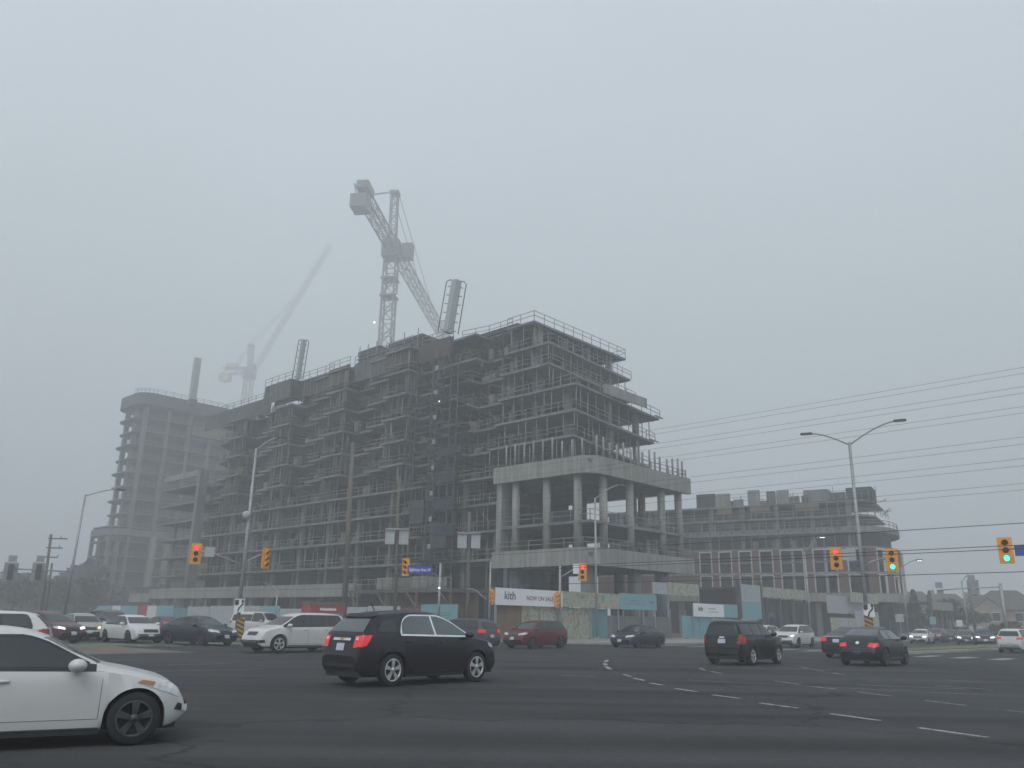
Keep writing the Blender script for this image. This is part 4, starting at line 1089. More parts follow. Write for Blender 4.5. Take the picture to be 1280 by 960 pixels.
# far right overhead arm seen from behind
D=92; pb=base(at(1259,790,D)); top=at(1245.5,729,D); top.x,top.y=pb.x,pb.y
pole_with_arms(pb,top,[[at(1249,734,D),at(1210,735,D),at(1172,738,D)]],'dark signal pole with long arm on the far right before the houses',.17)
for x,y,w,hh,lb in ((1173.5,731.5,.62,.56,'upper small grey sign back at the tip of the far right arm'),(1175.5,741,.58,.56,'lower small grey sign back at the tip of the far right arm'),(1214,723.5,.62,.75,'small grey sign back above the far right signal back')):
    q=at(x,y,D+.1); plate(q,face_az(q),w,hh,M['signback'],'sign_back',lb,'sign')
q=at(1216.5,735,D+.15); t=thing('traffic_light','grey back of a traffic light on the far right arm','traffic light',q,face_az(q)); MB().box(-.5,.5,0,.05,-.75,.75).build('backboard',M['signback'],t); MB().box(-.2,.2,-.22,-.005,-.6,.6).build('housing',M['signback'],t)
# left pole with arm seen from behind
D=78; pb=base(at(80,765,D)); top=at(107,618,D); 
t=lamp_post(pb,top,[at(147,612,D)],'leaning tall street lamp with long signal arm on the far left',.12,'lamp_pole')
MB().tube([at(92,715,D)-pb,at(60,713,D)-pb,at(20,711,D)-pb],.07,6).build('signal_arm',M['steel'],t)
for x,lb in ((13,'outer grey traffic light back on the far left arm'),(48,'inner grey traffic light back on the far left arm')):
    q=at(x,715,D); t=thing('traffic_light',lb,'traffic light',q,face_az(q),'signal backs on the far left arm'); MB().box(-.5,.5,0,.05,-.75,.75).build('backboard',M['signback'],t); MB().box(-.2,.2,-.22,-.005,-.6,.6).build('housing',M['darksteel'],t); MB().box(-.3,.3,0,.04,.8,1.3).build('upper_plate',M['signback'],t)
# other street lamps
D=70; pb=base(at(746,797,D)); top=at(745.5,622,D); top.x,top.y=pb.x,pb.y
lamp_post(pb,top,[at(774,606,D)],'slender street lamp rising before the podium corner',.12)
D=88; pb=base(at(1014,790,D)); top=at(1003,690,D); top.x,top.y=pb.x,pb.y
lamp_post(pb,top,[at(1024,671,D)],'thin street lamp in front of the brick bands',.11,lit=True)
D=105; pb=base(at(1136,793,D)); top=at(1127,708,D); top.x,top.y=pb.x,pb.y
lamp_post(pb,top,[at(1146,700,D)],'thin street lamp right of the brick building end',.12,lit=True)
D=125; pb=base(at(1211,793,D)); top=at(1199,726,D); top.x,top.y=pb.x,pb.y
lamp_post(pb,top,[at(1209,720,D)],'thin street lamp in front of the bushy tree on the far right',.14)
D=75; pb=base(at(344,770,D)); top=at(343,737,D); top.x,top.y=pb.x,pb.y
lamp_post(pb,top,[at(328,728,D)],'low bent lamp before the pale canopy fascia on the left',.09)
# wooden utility poles
def utility(px_b,py_b,px_t,py_t,D,label,boxes=None,arms=0,r=.17):
    pb=base(at(px_b,py_b,D)); tp=at(px_t,py_t,D)
    t=thing('utility_pole',label,'utility pole',pb,0,'utility poles along the street')
    MB().tube([(0,0,0),tp-pb],r,9,r*.75).build('pole',M['wood'],t)
    if boxes:
        c=at(px_b+(px_t-px_b)*(py_b-boxes)/(py_b-py_t),boxes,D)-pb
        for s in (-1,1): MB().box(c.x+s*.62-.42,c.x+s*.62+.42,c.y-.35,c.y+.2,c.z-.62,c.z+.62).build('transformer_box',M['grey'],t)
        MB().box(c.x-1.05,c.x+1.05,c.y-.55,c.y-.36,c.z+.66,c.z+.78).build('bracket',M['steel'],t)
    top=tp-pb
    for k in range(arms):
        z=top.z-.5-1.15*k; a=Vector((-.3,0,z)); b=Vector((2.0-.4*k,.2,z))
        MB().bar(Vector((top.x,top.y,0))+a,Vector((top.x,top.y,0))+b,.14).build('crossarm',M['wood'],t)
        MB().tube([(top.x+1.3,top.y,z+.05),(top.x+1.3,top.y,z+.35)],.06,6).build('insulator',M['steel'],t)
    return t
utility(430,772,441,553,76,'tall bare wooden pole standing before the long facade left of the hoist',None,0,.26)
utility(494,776,498.5,596,75,'wooden pole with two pale transformer boxes left of the hoist',672)
utility(584,782,587,640,75,'wooden pole with two pale transformer boxes right of the hoist',677,0,.2)
utility(52,765,64,668,118,'wooden pole with stepped crossarms in fog on the far left',None,3,.2)
utility(58,765,65,704,118,'short bare pole beside the crossarm pole in fog on the far left',None,0,.16)
utility(1221,795,1212,745,120,'short wooden pole right of the bushy tree on the far right',None,0,.2)
# wires along the street
WV=-15.0
def wire(y0,label,v=WV,r=.017,ue=14,u_s=-60,sag=.25,grp='power lines along the street'):
    # height from where the line leaves the picture on the right
    d=ray(1280,y0); n=VV; P=W(0,v); k=(P-Vector((0,0,EYE))).dot(n)/d.dot(n); p=Vector((0,0,EYE))+d*k
    z=p.z; pts=[]
    for i in range(25):
        u=u_s+(ue-u_s)*i/24; s=4*sag*((i/24)*(1-i/24)); pts.append(W(u,v,z-s+sag*.8))
    o=MB().tube(pts,r,5).build('power_line',M['wire']); tag(o,label,'power line',grp); return o
ordn=['topmost','second','third','fourth','fifth','sixth','seventh','eighth','ninth','tenth','eleventh','twelfth']
for k,y in enumerate((459,466.5,483,491,508,516,546,555,573,582,604,612)):
    wire(y,('topmost' if k==0 else ordn[k]+' from the top')+' of the twelve thin power lines crossing the right sky',r=.008)
for k,y in enumerate((655,682.5,687,716)):
    wire(y,['single thick cable crossing behind the right median lamp pole','upper of two cables passing just above the right green light','lower of two cables passing just above the right green light','lowest thick cable crossing the right median signal arms'][k],r=.019,ue=60,grp='low cables across the junction')
# cone, barrier, board
q=on_ground(205,803); t=thing('traffic_barrel','orange upright site barrier behind the white left sedan','barrel',Vector((q.x*1.12,q.y*1.12,0))); MB().tube([(0,0,0),(0,0,1.1)],.28,12,.2).build('barrel',M['orange'],t); MB().tube([(0,0,.5),(0,0,.7)],.262,12,.245).build('band',M['white'],t); MB().box(-.4,.4,-.4,.4,0,.08).build('base',M['blacksteel'],t)
q=hp(1130,112); t=thing('concrete_barrier','pale concrete road barrier beside the far queue of cars','barrier',q,SITE_ROT)
MB().add([(-1.6,-.4,0),(1.6,-.4,0),(1.6,.4,0),(-1.6,.4,0),(-1.6,-.15,.9),(1.6,-.15,.9),(1.6,.15,.9),(-1.6,.15,.9)],[(3,2,1,0),(4,5,6,7),(0,1,5,4),(1,2,6,5),(2,3,7,6),(3,0,4,7)]).build('barrier_body',M['concrete_pale'],t); MB().box(-.3,.3,-.16,.16,.9,.98).build('lifting_cap',M['concrete'],t)
q=hp(402,72); t=thing('ticket_kiosk','small stall with red and white boards behind the white crossover','stall',q,SITE_ROT)
MB().box(-1.6,1.6,-.6,.6,0,1.9).build('stall_body',M['teal'],t); MB().box(-1.7,1.7,-.66,.66,1.92,2.5).build('red_board',M['redpaint'],t); MB().box(-1.7,1.7,-.66,.66,2.52,2.8).build('ply_board',M['ply'],t); MB().box(-.8,.8,-.69,-.665,2.1,2.3).build('board_stripe',M['signwhite'],t)
for x,y,D,w,hh,lb in ((1124.5,772.5,118,.95,1.0,'small grey board right of the brick building end'),(1166,775.5,140,.8,1.1,'small pale blue board left of the small dark pavilion'),(1199.5,779.5,140,.8,1.0,'small white board right of the small dark pavilion')):
    q=at(x,y,D); o=plate(q,face_az(q),w,hh,M['signwhite'] if 'white' in lb else (M['grey'] if 'grey' in lb else M['teal']),'site_board',lb,'sign'); MB().bar((0,.04,-q.z),(0,.04,0),.08).build('post',M['steel'],o)

# ------------------------------------------------------------------ vehicles
PROF={
 'sedan':dict(L=4.55,Wd=1.78,rw=.325,wb=2.70,fo=.84,zb=.20,belt=(.97,.90),
   prof=[(-2.275,.45),(-2.27,.62),(-2.24,.85),(-2.15,.98),(-1.9,1.03),(-1.62,1.07),(-1.2,1.24),(-.8,1.375),(-.35,1.435),(-.05,1.44),(.22,1.405),(.48,1.325),(.88,1.12),(1.2,.965),(1.55,.90),(1.95,.80),(2.12,.70),(2.22,.58),(2.265,.45),(2.275,.36)],
   roof=(-.85,.42),wind=(.45,1.18),rear=(-1.62,-.85),sidew=(-1.45,1.02),pill=(-.12,)),
 'suv':dict(L=4.75,Wd=1.84,rw=.365,wb=2.86,fo=.93,zb=.24,belt=(1.13,1.05),
   prof=[(-2.375,.5),(-2.37,.7),(-2.34,.98),(-2.27,1.12),(-2.1,1.37),(-1.98,1.55),(-1.85,1.635),(-1.4,1.67),(-.6,1.685),(.1,1.67),(.45,1.60),(.7,1.50),(1.1,1.26),(1.42,1.10),(1.7,1.05),(2.0,.98),(2.2,.86),(2.31,.7),(2.36,.55),(2.375,.42)],
   roof=(-1.85,.5),wind=(.62,1.38),rear=(-2.25,-1.98),sidew=(-1.95,1.2),pill=(-1.05,-.0)),
 'boxy':dict(L=4.42,Wd=1.78,rw=.35,wb=2.63,fo=.85,zb=.26,belt=(1.11,1.09),
   prof=[(-2.21,.45),(-2.205,.7),(-2.19,1.0),(-2.15,1.12),(-2.03,1.56),(-1.95,1.64),(-1.6,1.68),(-.6,1.69),(.15,1.67),(.38,1.63),(.5,1.58),(.75,1.36),(1.0,1.14),(1.2,1.11),(1.7,1.08),(2.02,1.04),(2.14,.95),(2.19,.75),(2.205,.55),(2.21,.42)],
   roof=(-1.95,.4),wind=(.45,.97),rear=(-2.15,-2.03),sidew=(-1.98,.88),pill=(-1.0,-.1)),
 'beetle':dict(taper=.24,tp=6,tum=.36,L=4.28,Wd=1.82,rw=.35,wb=2.54,fo=.86,zb=.22,belt=(1.0,.98),
   prof=[(-2.14,.42),(-2.12,.58),(-2.05,.74),(-1.95,.86),(-1.75,1.0),(-1.45,1.17),(-1.1,1.33),(-.7,1.44),(-.25,1.49),(.2,1.49),(.5,1.44),(.72,1.35),(1.0,1.12),(1.18,1.0),(1.4,.95),(1.7,.88),(1.95,.76),(2.08,.63),(2.13,.5),(2.14,.4)],
   roof=(-.9,.6),wind=(.66,1.16),rear=(-1.55,-.85),sidew=(-1.1,1.05),pill=(-.35,)),
 'van':dict(L=5.2,Wd=1.95,rw=.34,wb=3.0,fo=.98,zb=.24,belt=(1.25,1.2),
   prof=[(-2.6,.5),(-2.6,.9),(-2.58,1.5),(-2.54,1.85),(-2.42,1.95),(-1.2,2.0),(.3,2.0),(.8,1.97),(1.05,1.9),(1.4,1.6),(1.8,1.27),(1.95,1.2),(2.2,1.12),(2.42,.98),(2.53,.8),(2.58,.6),(2.6,.42)],
   roof=(-2.4,.9),wind=(1.0,1.78),rear=(-2.58,-2.5),sidew=(.1,1.45),pill=()),
 'hatch':dict(L=4.35,Wd=1.80,rw=.33,wb=2.65,fo=.88,zb=.22,belt=(1.05,.95),
   prof=[(-2.175,.45),(-2.17,.65),(-2.14,.9),(-2.08,1.05),(-1.85,1.3),(-1.65,1.46),(-1.3,1.52),(-.5,1.55),(.1,1.54),(.4,1.48),(.65,1.38),(1.05,1.15),(1.3,1.0),(1.55,.95),(1.85,.86),(2.03,.74),(2.12,.6),(2.165,.48),(2.175,.38)],
   roof=(-1.6,.45),wind=(.6,1.26),rear=(-2.05,-1.65),sidew=(-1.6,1.1),pill=(-.75,.1)),
}
PROF['crossover']=dict(PROF['suv'],tum=.33,taper=.22,tp=8,rear=(-2.22,-1.88),
   prof=[(-2.375,.5),(-2.37,.7),(-2.35,.95),(-2.28,1.10),(-2.10,1.33),(-1.92,1.51),(-1.74,1.595),(-1.3,1.65),(-.6,1.685),(.05,1.67),(.4,1.60),(.68,1.49),(1.1,1.25),(1.42,1.10),(1.7,1.06),(2.0,1.0),(2.2,.88),(2.31,.72),(2.36,.55),(2.375,.42)])
PROF['near_sedan']=dict(PROF['sedan'],fo=.66)
def lerp_tab(tab,x):
    if x<=tab[0][0]: return tab[0][1]
    for (a,za),(b,zb) in zip(tab,tab[1:]):
        if x<=b: return za+(zb-za)*(x-a)/(b-a)
    return tab[-1][1]
def smooth_tab(tab,x,h=.045): return sum(lerp_tab(tab,x+h*k)*w for k,w in ((-2,.1),(-1,.2),(0,.4),(1,.2),(2,.1)))
class Car:
    def __init__(s,kind,label,loc,az,body,scale=1.0,detail=2,rim='alloy',name='parked_car',cat='car',glass='glass',group='cars at the junction',side='R',arch_trim=False,Hs=1.0):
        P=PROF[kind]; s.P=P; s.kind=kind; s.detail=detail
        s.t=thing(name,label,cat,(loc[0],loc[1],0),R(90)-az,group); s.t.scale=(scale,scale,scale*Hs)
        L,Wd,rw=P['L'],P['Wd'],P['rw']; hw=Wd/2
        s.xf=L/2-P['fo']; s.xr=s.xf-P['wb']; s.body_mat=body
        N=96; xs=[-L/2+L*i/N for i in range(N+1)]
        ra=rw*1.16
        for c in (s.xf,s.xr): xs+=[c-ra,c+ra,c-ra*.97,c+ra*.97]
        xs=sorted(set(xs))
        roofz=max(z for _,z in P['prof'])
        secs=[]
        for x in xs:
            zt=smooth_tab(P['prof'],x); e=abs(2*x/L)
            w=hw*(1-P.get('taper',.17)*e**P.get('tp',9)-.03*e**2)
            zb=P['zb']+ (.16*max(0,(e-.86)/.14)**2)
            bl=P['belt'][0]+(P['belt'][1]-P['belt'][0])*(x+L/2)/L
            belt=min(bl,zt-.035)
            belt=max(belt,zb+.05)
            hgt=max(0,zt-belt); tum=P.get('tum',.27)*min(1,hgt/max(.3,roofz-bl))
            wr=w*(.955-tum)
            arch=None
            for c in (s.xf,s.xr):
                if abs(x-c)<ra: arch=rw+math.sqrt(ra*ra-(x-c)**2)
            zm=zb+(belt-zb)*.45
            fl=0
            for c in (s.xf,s.xr):
                dd=abs(x-c); fl=max(fl,.022*math.exp(-(dd/(ra*1.1))**4))
            pts=[(w*.90,zb),(w*.965,zb+.035),(w*.985+fl,zb+.13),(w+fl,zm),(w*.998+fl*.5,zb+(belt-zb)*.75),(w*.985,belt-.05*min(1,hgt*4+.3)),(w*.955,belt)]
            rr=min(.11,hgt*.35+.02)
            pts+=[(w*.955+(wr-w*.955)*.55,belt+(zt-belt-rr)*.55),(wr,max(belt+.004,zt-rr)),(wr-rr*.35,zt-rr*.35),(wr-rr*1.1,zt-.004),(wr*.62,zt+.012),(wr*.3,zt+.02),(0,zt+.022)]
            if arch:
                pts=[(p[0],max(p[1],min(arch,belt-.03))) for p in pts]
                pts[0]=(w*.80,pts[0][1])
            secs.append([(x,-a,b) for a,b in pts]+[(x,a,b) for a,b in pts[::-1][1:]])
        m=len(secs[0]); mb=MB(); vs=[p for q in secs for p in q]; fs=[]
        for i in range(len(secs)-1):
            for j in range(m-1): fs.append((i*m+j,i*m+j+1,(i+1)*m+j+1,(i+1)*m+j))
        fs.append(tuple(range(m))); fs.append(tuple((len(secs)-1)*m+j for j in range(m))[::-1])
        fs=[f[::-1] for f in fs]
        mb.add(vs,fs,True)
        s.body=mb.build('body',body,s.t,sharp=42)
        s.bvh=BVHTree.FromPolygons([Vector(v) for v in vs],fs)
        ub=MB().box(-L/2+.12,L/2-.12,-hw*.72,hw*.72,P['zb']-.03,.62); ub.box(s.xr+ra+.02,s.xf-ra-.02,-hw*.93,hw*.93,P['zb']-.05,P['zb']+.06)
        for c in (s.xf,s.xr): ub.box(c-ra*.98,c+ra*.98,-hw*.70,hw*.70,.3,rw+ra*.9)
        ub.build('underbody',M['trim'],s.t)
        for c in (s.xf,s.xr):
            for sd in (-1,1): s.wheel(c,sd,rim)
    def wheel(s,x,sd,rim):
        rw=s.P['rw']; hw=s.P['Wd']/2; y=sd*(hw-.115); wd=.11
        tr=[(rw*.62,-wd),(rw*.92,-wd),(rw*.985,-wd*.8),(rw,-wd*.4),(rw,wd*.4),(rw*.985,wd*.8),(rw*.92,wd),(rw*.66,wd*.98)]
        tyre=MB().lathe([(a,b*sd) for a,b in tr],'y',26,(x,y,rw)).build('wheel',M['rubber'],s.t)
        r=MB().lathe([(rw*.66,wd*.97*sd),(rw*.60,wd*.8*sd),(rw*.57,wd*.2*sd),(.001,wd*.15*sd)],'y',26,(x,y,rw)).build('wheel_well',M['blacksteel'],tyre)
        mb=MB().lathe([(rw*.69,wd*1.0*sd),(rw*.655,wd*1.06*sd),(rw*.61,wd*.98*sd),(rw*.60,wd*.7*sd)],'y',26,(x,y,rw))
        ns=5; off=wd*.86*sd
        for k in range(ns):
            a0=2*math.pi*k/ns+.3
            for da in ((-.13,.13) if s.detail>1 else (0,)):
                a=a0+da; w=.05 if s.detail>1 else .09
                p=Vector((x+math.cos(a0)*rw*.10,y+off,rw+math.sin(a0)*rw*.10)); q=Vector((x+math.cos(a)*rw*.63,y+off,rw+math.sin(a)*rw*.63)); mb.bar(p,q,w*.9,.04)
        mb.lathe([(rw*.17,off-.02*sd),(rw*.17,off+.022*sd),(.001,off+.026*sd)],'y',14,(x,y,rw))
        mb.build('rim',M[rim],tyre)
    def hit(s,view,a,b):
        o,d={'R':(Vector((a,-4,b)),Vector((0,1,0))),'L':(Vector((a,4,b)),Vector((0,-1,0))),'F':(Vector((6,a,b)),Vector((-1,0,0))),'B':(Vector((-6,a,b)),Vector((1,0,0))),'T':(Vector((a,b,5)),Vector((0,0,-1)))}[view]
        loc,n,i,dist=s.bvh.ray_cast(o,d)
        if loc is None: return None
        if n.dot(d)>0: n=-n
        return loc,n
    def patch(s,view,quad,name,m,parent=None,off=.006,nx=10,ny=6,lo_hi=None,label=None,lim=.55,keep=None):
        """surface hugging panel: quad = 4 points (a,b) in the view plane, or lo_hi=(a0,a1,lo(a),hi(a))"""
        vs=[];idx={}
        for i in range(nx+1):
            for j in range(ny+1):
                t,w=i/nx,j/ny
                if lo_hi: a=lo_hi[0]+(lo_hi[1]-lo_hi[0])*t; b=lo_hi[2](a)+(lo_hi[3](a)-lo_hi[2](a))*w
                else:
                    (p0,p1,p2,p3)=quad; lo=(p0[0]+(p1[0]-p0[0])*t,p0[1]+(p1[1]-p0[1])*t); hi=(p3[0]+(p2[0]-p3[0])*t,p3[1]+(p2[1]-p3[1])*t)
                    a=lo[0]+(hi[0]-lo[0])*w; b=lo[1]+(hi[1]-lo[1])*w
                h=s.hit(view,a,b)
                if h and keep and not keep(h[0]): h=None
                if h: idx[i,j]=len(vs); vs.append(h[0]+h[1]*off)
        fs=[]
        flip = view in ('L','B')
        for i in range(nx):
            for j in range(ny):
                k=[(i,j),(i+1,j),(i+1,j+1),(i,j+1)]
                if all(x in idx for x in k):
                    f=[idx[x] for x in k]
                    pts=[vs[q] for q in f]
                    if max((pts[q]-pts[(q+1)%4]).length for q in range(4))>lim: continue
                    fs.append(f[::-1] if flip else f)
        if not fs: return None
        o=MB().add(vs,fs,True).build(name,m,parent or s.t)
        if label: o['label']=label
        return o
    def windows(s,g,chrome=None,sides='LR',wind=True,rear=True,rnd_=.22):
        P=s.P; L=P['L']
        bl=lambda x:P['belt'][0]+(P['belt'][1]-P['belt'][0])*(x+L/2)/L
        zt=lambda x:smooth_tab(P['prof'],x)
        roofz=max(z for _,z in P['prof'])
        a0,a1=P['sidew']
        def hi(x):
            # rounded ends of the glass line
            z=min(zt(x)-.075,roofz-.115)
            q=min(1,(x-a0)/rnd_); z2=bl(x)+.03+(z-bl(x)-.03)*math.sqrt(max(0,1-(1-q)**2)) if s.kind in('suv','crossover','hatch','beetle') else z
            return max(bl(x)+.031,min(z,z2))
        lo=lambda x:bl(x)+.03
        for sd in sides:
            if chrome: s.patch(sd,None,'window_trim',M[chrome],off=.004,nx=26,ny=5,lo_hi=(a0-.05,a1+.07,lambda x:bl(x)-.012,lambda x:max(bl(x)-.01,hi(max(a0,min(a1,x)))+.035)))
            xs=[a0]+list(P['pill'])+[a1]
            for k,(p,q) in enumerate(zip(xs,xs[1:])):
                p2=p+(.035 if k else 0); q2=q-(.035 if k<len(xs)-2 else 0)
                s.patch(sd,None,'side_window',g,off=.008,nx=14,ny=5,lo_hi=(p2,q2,lo,hi))
        hw=P['Wd']/2
        if wind:
            z0,z1=zt(P['wind'][1])+.03,zt(P['wind'][0])-.01
            s.patch('F',[(-hw*.80,z0),(hw*.80,z0),(hw*.64,z1),(-hw*.64,z1)],'windscreen',g,nx=14,ny=8)
        if rear:
            z0,z1=zt(P['rear'][0])+.02,zt(P['rear'][1])-.02
            s.patch('B',[(-hw*.74,z0),(hw*.74,z0),(hw*.60,z1),(-hw*.60,z1)],'rear_window',g,nx=14,ny=8)
    def box_on(s,view,a,b,sx,sy,sz,name,m,parent=None,push=.02):
        h=s.hit(view,a,b)
        if not h: return None
        p=h[0]+h[1]*push
        return MB().ball(p,sx/2,sy/2,sz/2,12,8).build(name,m,parent or s.t)
    def mirrors(s,m,sides='LR'):
        P=s.P; hw=P['Wd']/2; x=P['sidew'][1]-.16; z=P['belt'][1]+.09
        for sd in sides:
            y=(hw+.09)*(1 if sd=='L' else -1)
            mb=MB().ball((x,y,z),.11,.13,.085,12,8); mb.bar((x+.02,y*.86,z-.06),(x+.02,y,z-.03),.05); mb.build('mirror',m,s.t)
    def doors(s,sides='R',handle=None):
        P=s.P; L=P['L']
        bl=lambda x:P['belt'][0]+(P['belt'][1]-P['belt'][0])*(x+L/2)/L
        ra=P['rw']*1.16
        xm=P['pill'][-1] if P['pill'] else 0
        x1=s.xf-ra-.06; x0=s.xr+ra*.75
        two=len(P['pill'])>=1 and s.kind not in('beetle','van')
        spans=[(xm+.012,x1)]+([(x0,xm-.012)] if two else [])
        if s.kind=='beetle': spans=[(-.42,x1)]
        for sd in sides:
            for a,b in spans:
                zlo=lambda x,a=a: P['zb']+.14 if x>s.xr+ra+.03 else max(P['zb']+.14, P['rw']+math.sqrt(max(0,(ra+.03)**2-(x-s.xr)**2)))
                s.patch(sd,None,'door_seam',M['trim'],off=.0015,nx=16,ny=6,lo_hi=(a-.006,b+.006,lambda x:zlo(x)-.006,lambda x:bl(x)-.005))
                d=s.patch(sd,None,'door',s.body_mat,off=.004,nx=16,ny=8,lo_hi=(a,b,zlo,lambda x:bl(x)-.012))
                h=s.hit(sd,a+.16,bl(a)-.13)
                if h: MB().ball(h[0]+h[1]*.02,.10,.022,.022,10,6).build('handle',handle or s.body_mat,d)
    def plate(s,view,z,y=0,w=.31,h=.16,m=None): return s.patch(view,[(y-w/2,z-h/2),(y+w/2,z-h/2),(y+w/2,z+h/2),(y-w/2,z+h/2)],'number_plate',m or M['plate'],off=.014,nx=3,ny=2)
    def pair(s,view,quad,name,m,off=.007,label=None):
        kp=lambda p: abs(p.x)>s.P['L']/2-.45
        s.patch(view,quad,name,m,off=off,nx=14,ny=5,label=label,lim=.3,keep=kp)
        s.patch(view,[(-quad[1][0],quad[1][1]),(-quad[0][0],quad[0][1]),(-quad[3][0],quad[3][1]),(-quad[2][0],quad[2][1])],name,m,off=off,nx=14,ny=5,label=label,lim=.3,keep=kp)
    def sidequad(s,sides,quad,name,m,off=.007):
        for sd in sides: s.patch(sd,quad,name,m,off=off,nx=8,ny=5)
    def front(s,lit=None,grille='trim',plate=True):
        P=s.P; hw=P['Wd']/2; L=P['L']; z=P['belt'][1]
        zz=z-.18
        s.pair('F',[(hw*.46,zz-.10),(hw*.92,zz-.02),(hw*.90,zz+.10),(hw*.46,zz-.0)],'headlight',M[lit] if lit else M['headlamp'])
        s.sidequad('LR',[(L/2-.42,zz-.02),(L/2-.12,zz-.06),(L/2-.10,zz+.04),(L/2-.50,zz+.08)],'headlight',M['headlamp'])
        s.patch('F',[(-hw*.42,zz-.16),(hw*.42,zz-.16),(hw*.44,zz-.0),(-hw*.44,zz-.0)],'grille',M[grille],nx=8,ny=4)
        s.patch('F',[(-hw*.6,P['zb']+.06),(hw*.6,P['zb']+.06),(hw*.66,P['zb']+.2),(-hw*.66,P['zb']+.2)],'lower_grille',M['trim'],nx=8,ny=4)
        if plate: s.plate('F',zz-.27)
    def back(s,lit=False,plate_z=.75):
        P=s.P; hw=P['Wd']/2; L=P['L']; z=P['belt'][0]-.10
        m=M['tail_on'] if lit else M['tail']
        s.pair('B',[(hw*.52,z-.10),(hw*.95,z-.10),(hw*.95,z+.09),(hw*.55,z+.06)],'tail_light',m)
        s.sidequad('LR',[(-L/2+.06,z-.08),(-L/2+.32,z-.05),(-L/2+.36,z+.05),(-L/2+.06,z+.08)],'tail_light',m)
        s.plate('B',plate_z)
        s.patch('B',[(-hw*.8,P['zb']+.05),(hw*.8,P['zb']+.05),(hw*.84,P['zb']+.26),(-hw*.84,P['zb']+.26)],'bumper_trim',M['trim'],nx=10,ny=3)
PW=paint('white_car_paint',(.52,.52,.505)); PW2=paint('pearl_white_paint',(.47,.48,.47)); PB=paint('black_car_paint',(.007,.007,.009)); PN=paint('dark_plum_paint',(.010,.008,.013))
PR=paint('dark_red_paint',(.10,.008,.014)); PNV=paint('navy_paint',(.012,.018,.035)); PG=paint('dark_grey_paint',(.05,.053,.058)); PS=paint('silver_beige_paint',(.33,.32,.29),.4); PGN=paint('dark_green_black_paint',(.007,.010,.010)); PMR=paint('maroon_paint',(.07,.02,.028))
def mid(px,py): return on_ground(px,py)
def offs(p,az,f,r=0): return Vector((p.x+math.sin(az)*f+math.cos(az)*r,p.y+math.cos(az)*f-math.sin(az)*r,0))
# 1 near white sedan at the left edge
az=R(61); fw=on_ground(162,931)
c_loc=offs(fw,az,-(4.55/2-.66)*.95,-.76)
c=Car('near_sedan','near white sedan cut by the left edge, front wheel turned in view',c_loc,az,PW2,.95,3,'darkrim','white_sedan')
c.windows(M['glass'],'trim'); c.mirrors(PW2); c.doors('R')
c.pair('F',[(.42,.60),(.86,.68),(.82,.83),(.42,.70)],'headlight',M['headlamp'])
c.sidequad('R',[(1.66,.75),(2.22,.55),(2.19,.68),(1.72,.815)],'headlight',M['headlamp'],.008)
c.sidequad('R',[(1.60,.765),(1.80,.715),(1.83,.77),(1.66,.80)],'indicator',M['amberpale'],.010)
c.patch('F',[(-.5,.42),(.5,.42),(.55,.52),(-.55,.52)],'grille',M['trim']); c.patch('F',[(-.6,.26),(.6,.26),(.62,.36),(-.62,.36)],'lower_grille',M['trim'])
c.sidequad('R',[(2.1,.42),(2.2,.40),(2.2,.48),(2.14,.50)],'fog_recess',M['trim'])
c.sidequad('R',[(-.9,.60),(1.0,.60),(1.0,.615),(-.9,.615)],'body_crease',M['trim'],.0045) if False else None
# 2 black suv in the middle
az=R(43); rwp=on_ground(487,858.5)
c_loc=offs(rwp,az,(2.86/2)-.0,-.85)
c=Car('crossover','dark plum-black suv crossing the junction, rear lamp and chrome strip in view',c_loc,az,PN,.985,3,'alloy','black_suv',Hs=1.05)
_sw,_pl=c.P['sidew'],c.P['pill']
c.P=dict(c.P,sidew=(-1.12,1.2),pill=(-.02,),belt=(1.15,1.07)); c.windows(M['glass_lit_tint'],'chrome','LR',rnd_=.5); c.P=PROF['crossover']
c.sidequad('LR',[(-1.86,1.20),(-1.26,1.19),(-1.24,1.47),(-1.60,1.47)],'quarter_window',M['glass'])
c.mirrors(PN); c.doors('R'); hw=.92
c.patch('B',[(-.35,1.0),(.35,1.0),(.35,1.055),(-.35,1.055)],'chrome_strip',M['chrome'],off=.016,nx=8,ny=2)
c.patch('B',[(-.09,1.015),(.09,1.015),(.09,1.042),(-.09,1.042)],'emblem',M['gold'],off=.022,nx=4,ny=1); c.patch('B',[(-.035,1.005),(.035,1.005),(.035,1.05),(-.035,1.05)],'emblem',M['gold'],off=.022,nx=2,ny=1)
c.plate('B',.86); c.pair('B',[(.52,.84),(.76,.88),(.76,1.12),(.50,1.10)],'tail_light',M['tail_on'],.012)
c.sidequad('LR',[(-2.30,.86),(-2.17,.90),(-2.02,1.13),(-2.22,1.11)],'tail_light',M['tail_on'],.012)
c.patch('B',[(-.86,.30),(.86,.30),(.88,.50),(-.88,.50)],'bumper_trim',M['trim'],nx=10,ny=3)
c.patch('B',[(-.58,1.50),(.58,1.50),(.56,1.57),(-.56,1.57)],'spoiler',M['trim'],off=.05,nx=10,ny=2)
c.sidequad('R',[(-1.0,.30),(1.0,.30),(1.0,.345),(-1.0,.345)],'sill_trim',M['trim'],.006); c.front()
MB().tube([(-1.3,.1,1.68),(-1.42,.1,1.86)],.012,5).build('aerial',M['trim'],c.t)
c.pair('B',[(.56,1.01),(.66,1.02),(.64,1.08),(.55,1.07)],'reverse_lamp',M['headlamp'],.02)
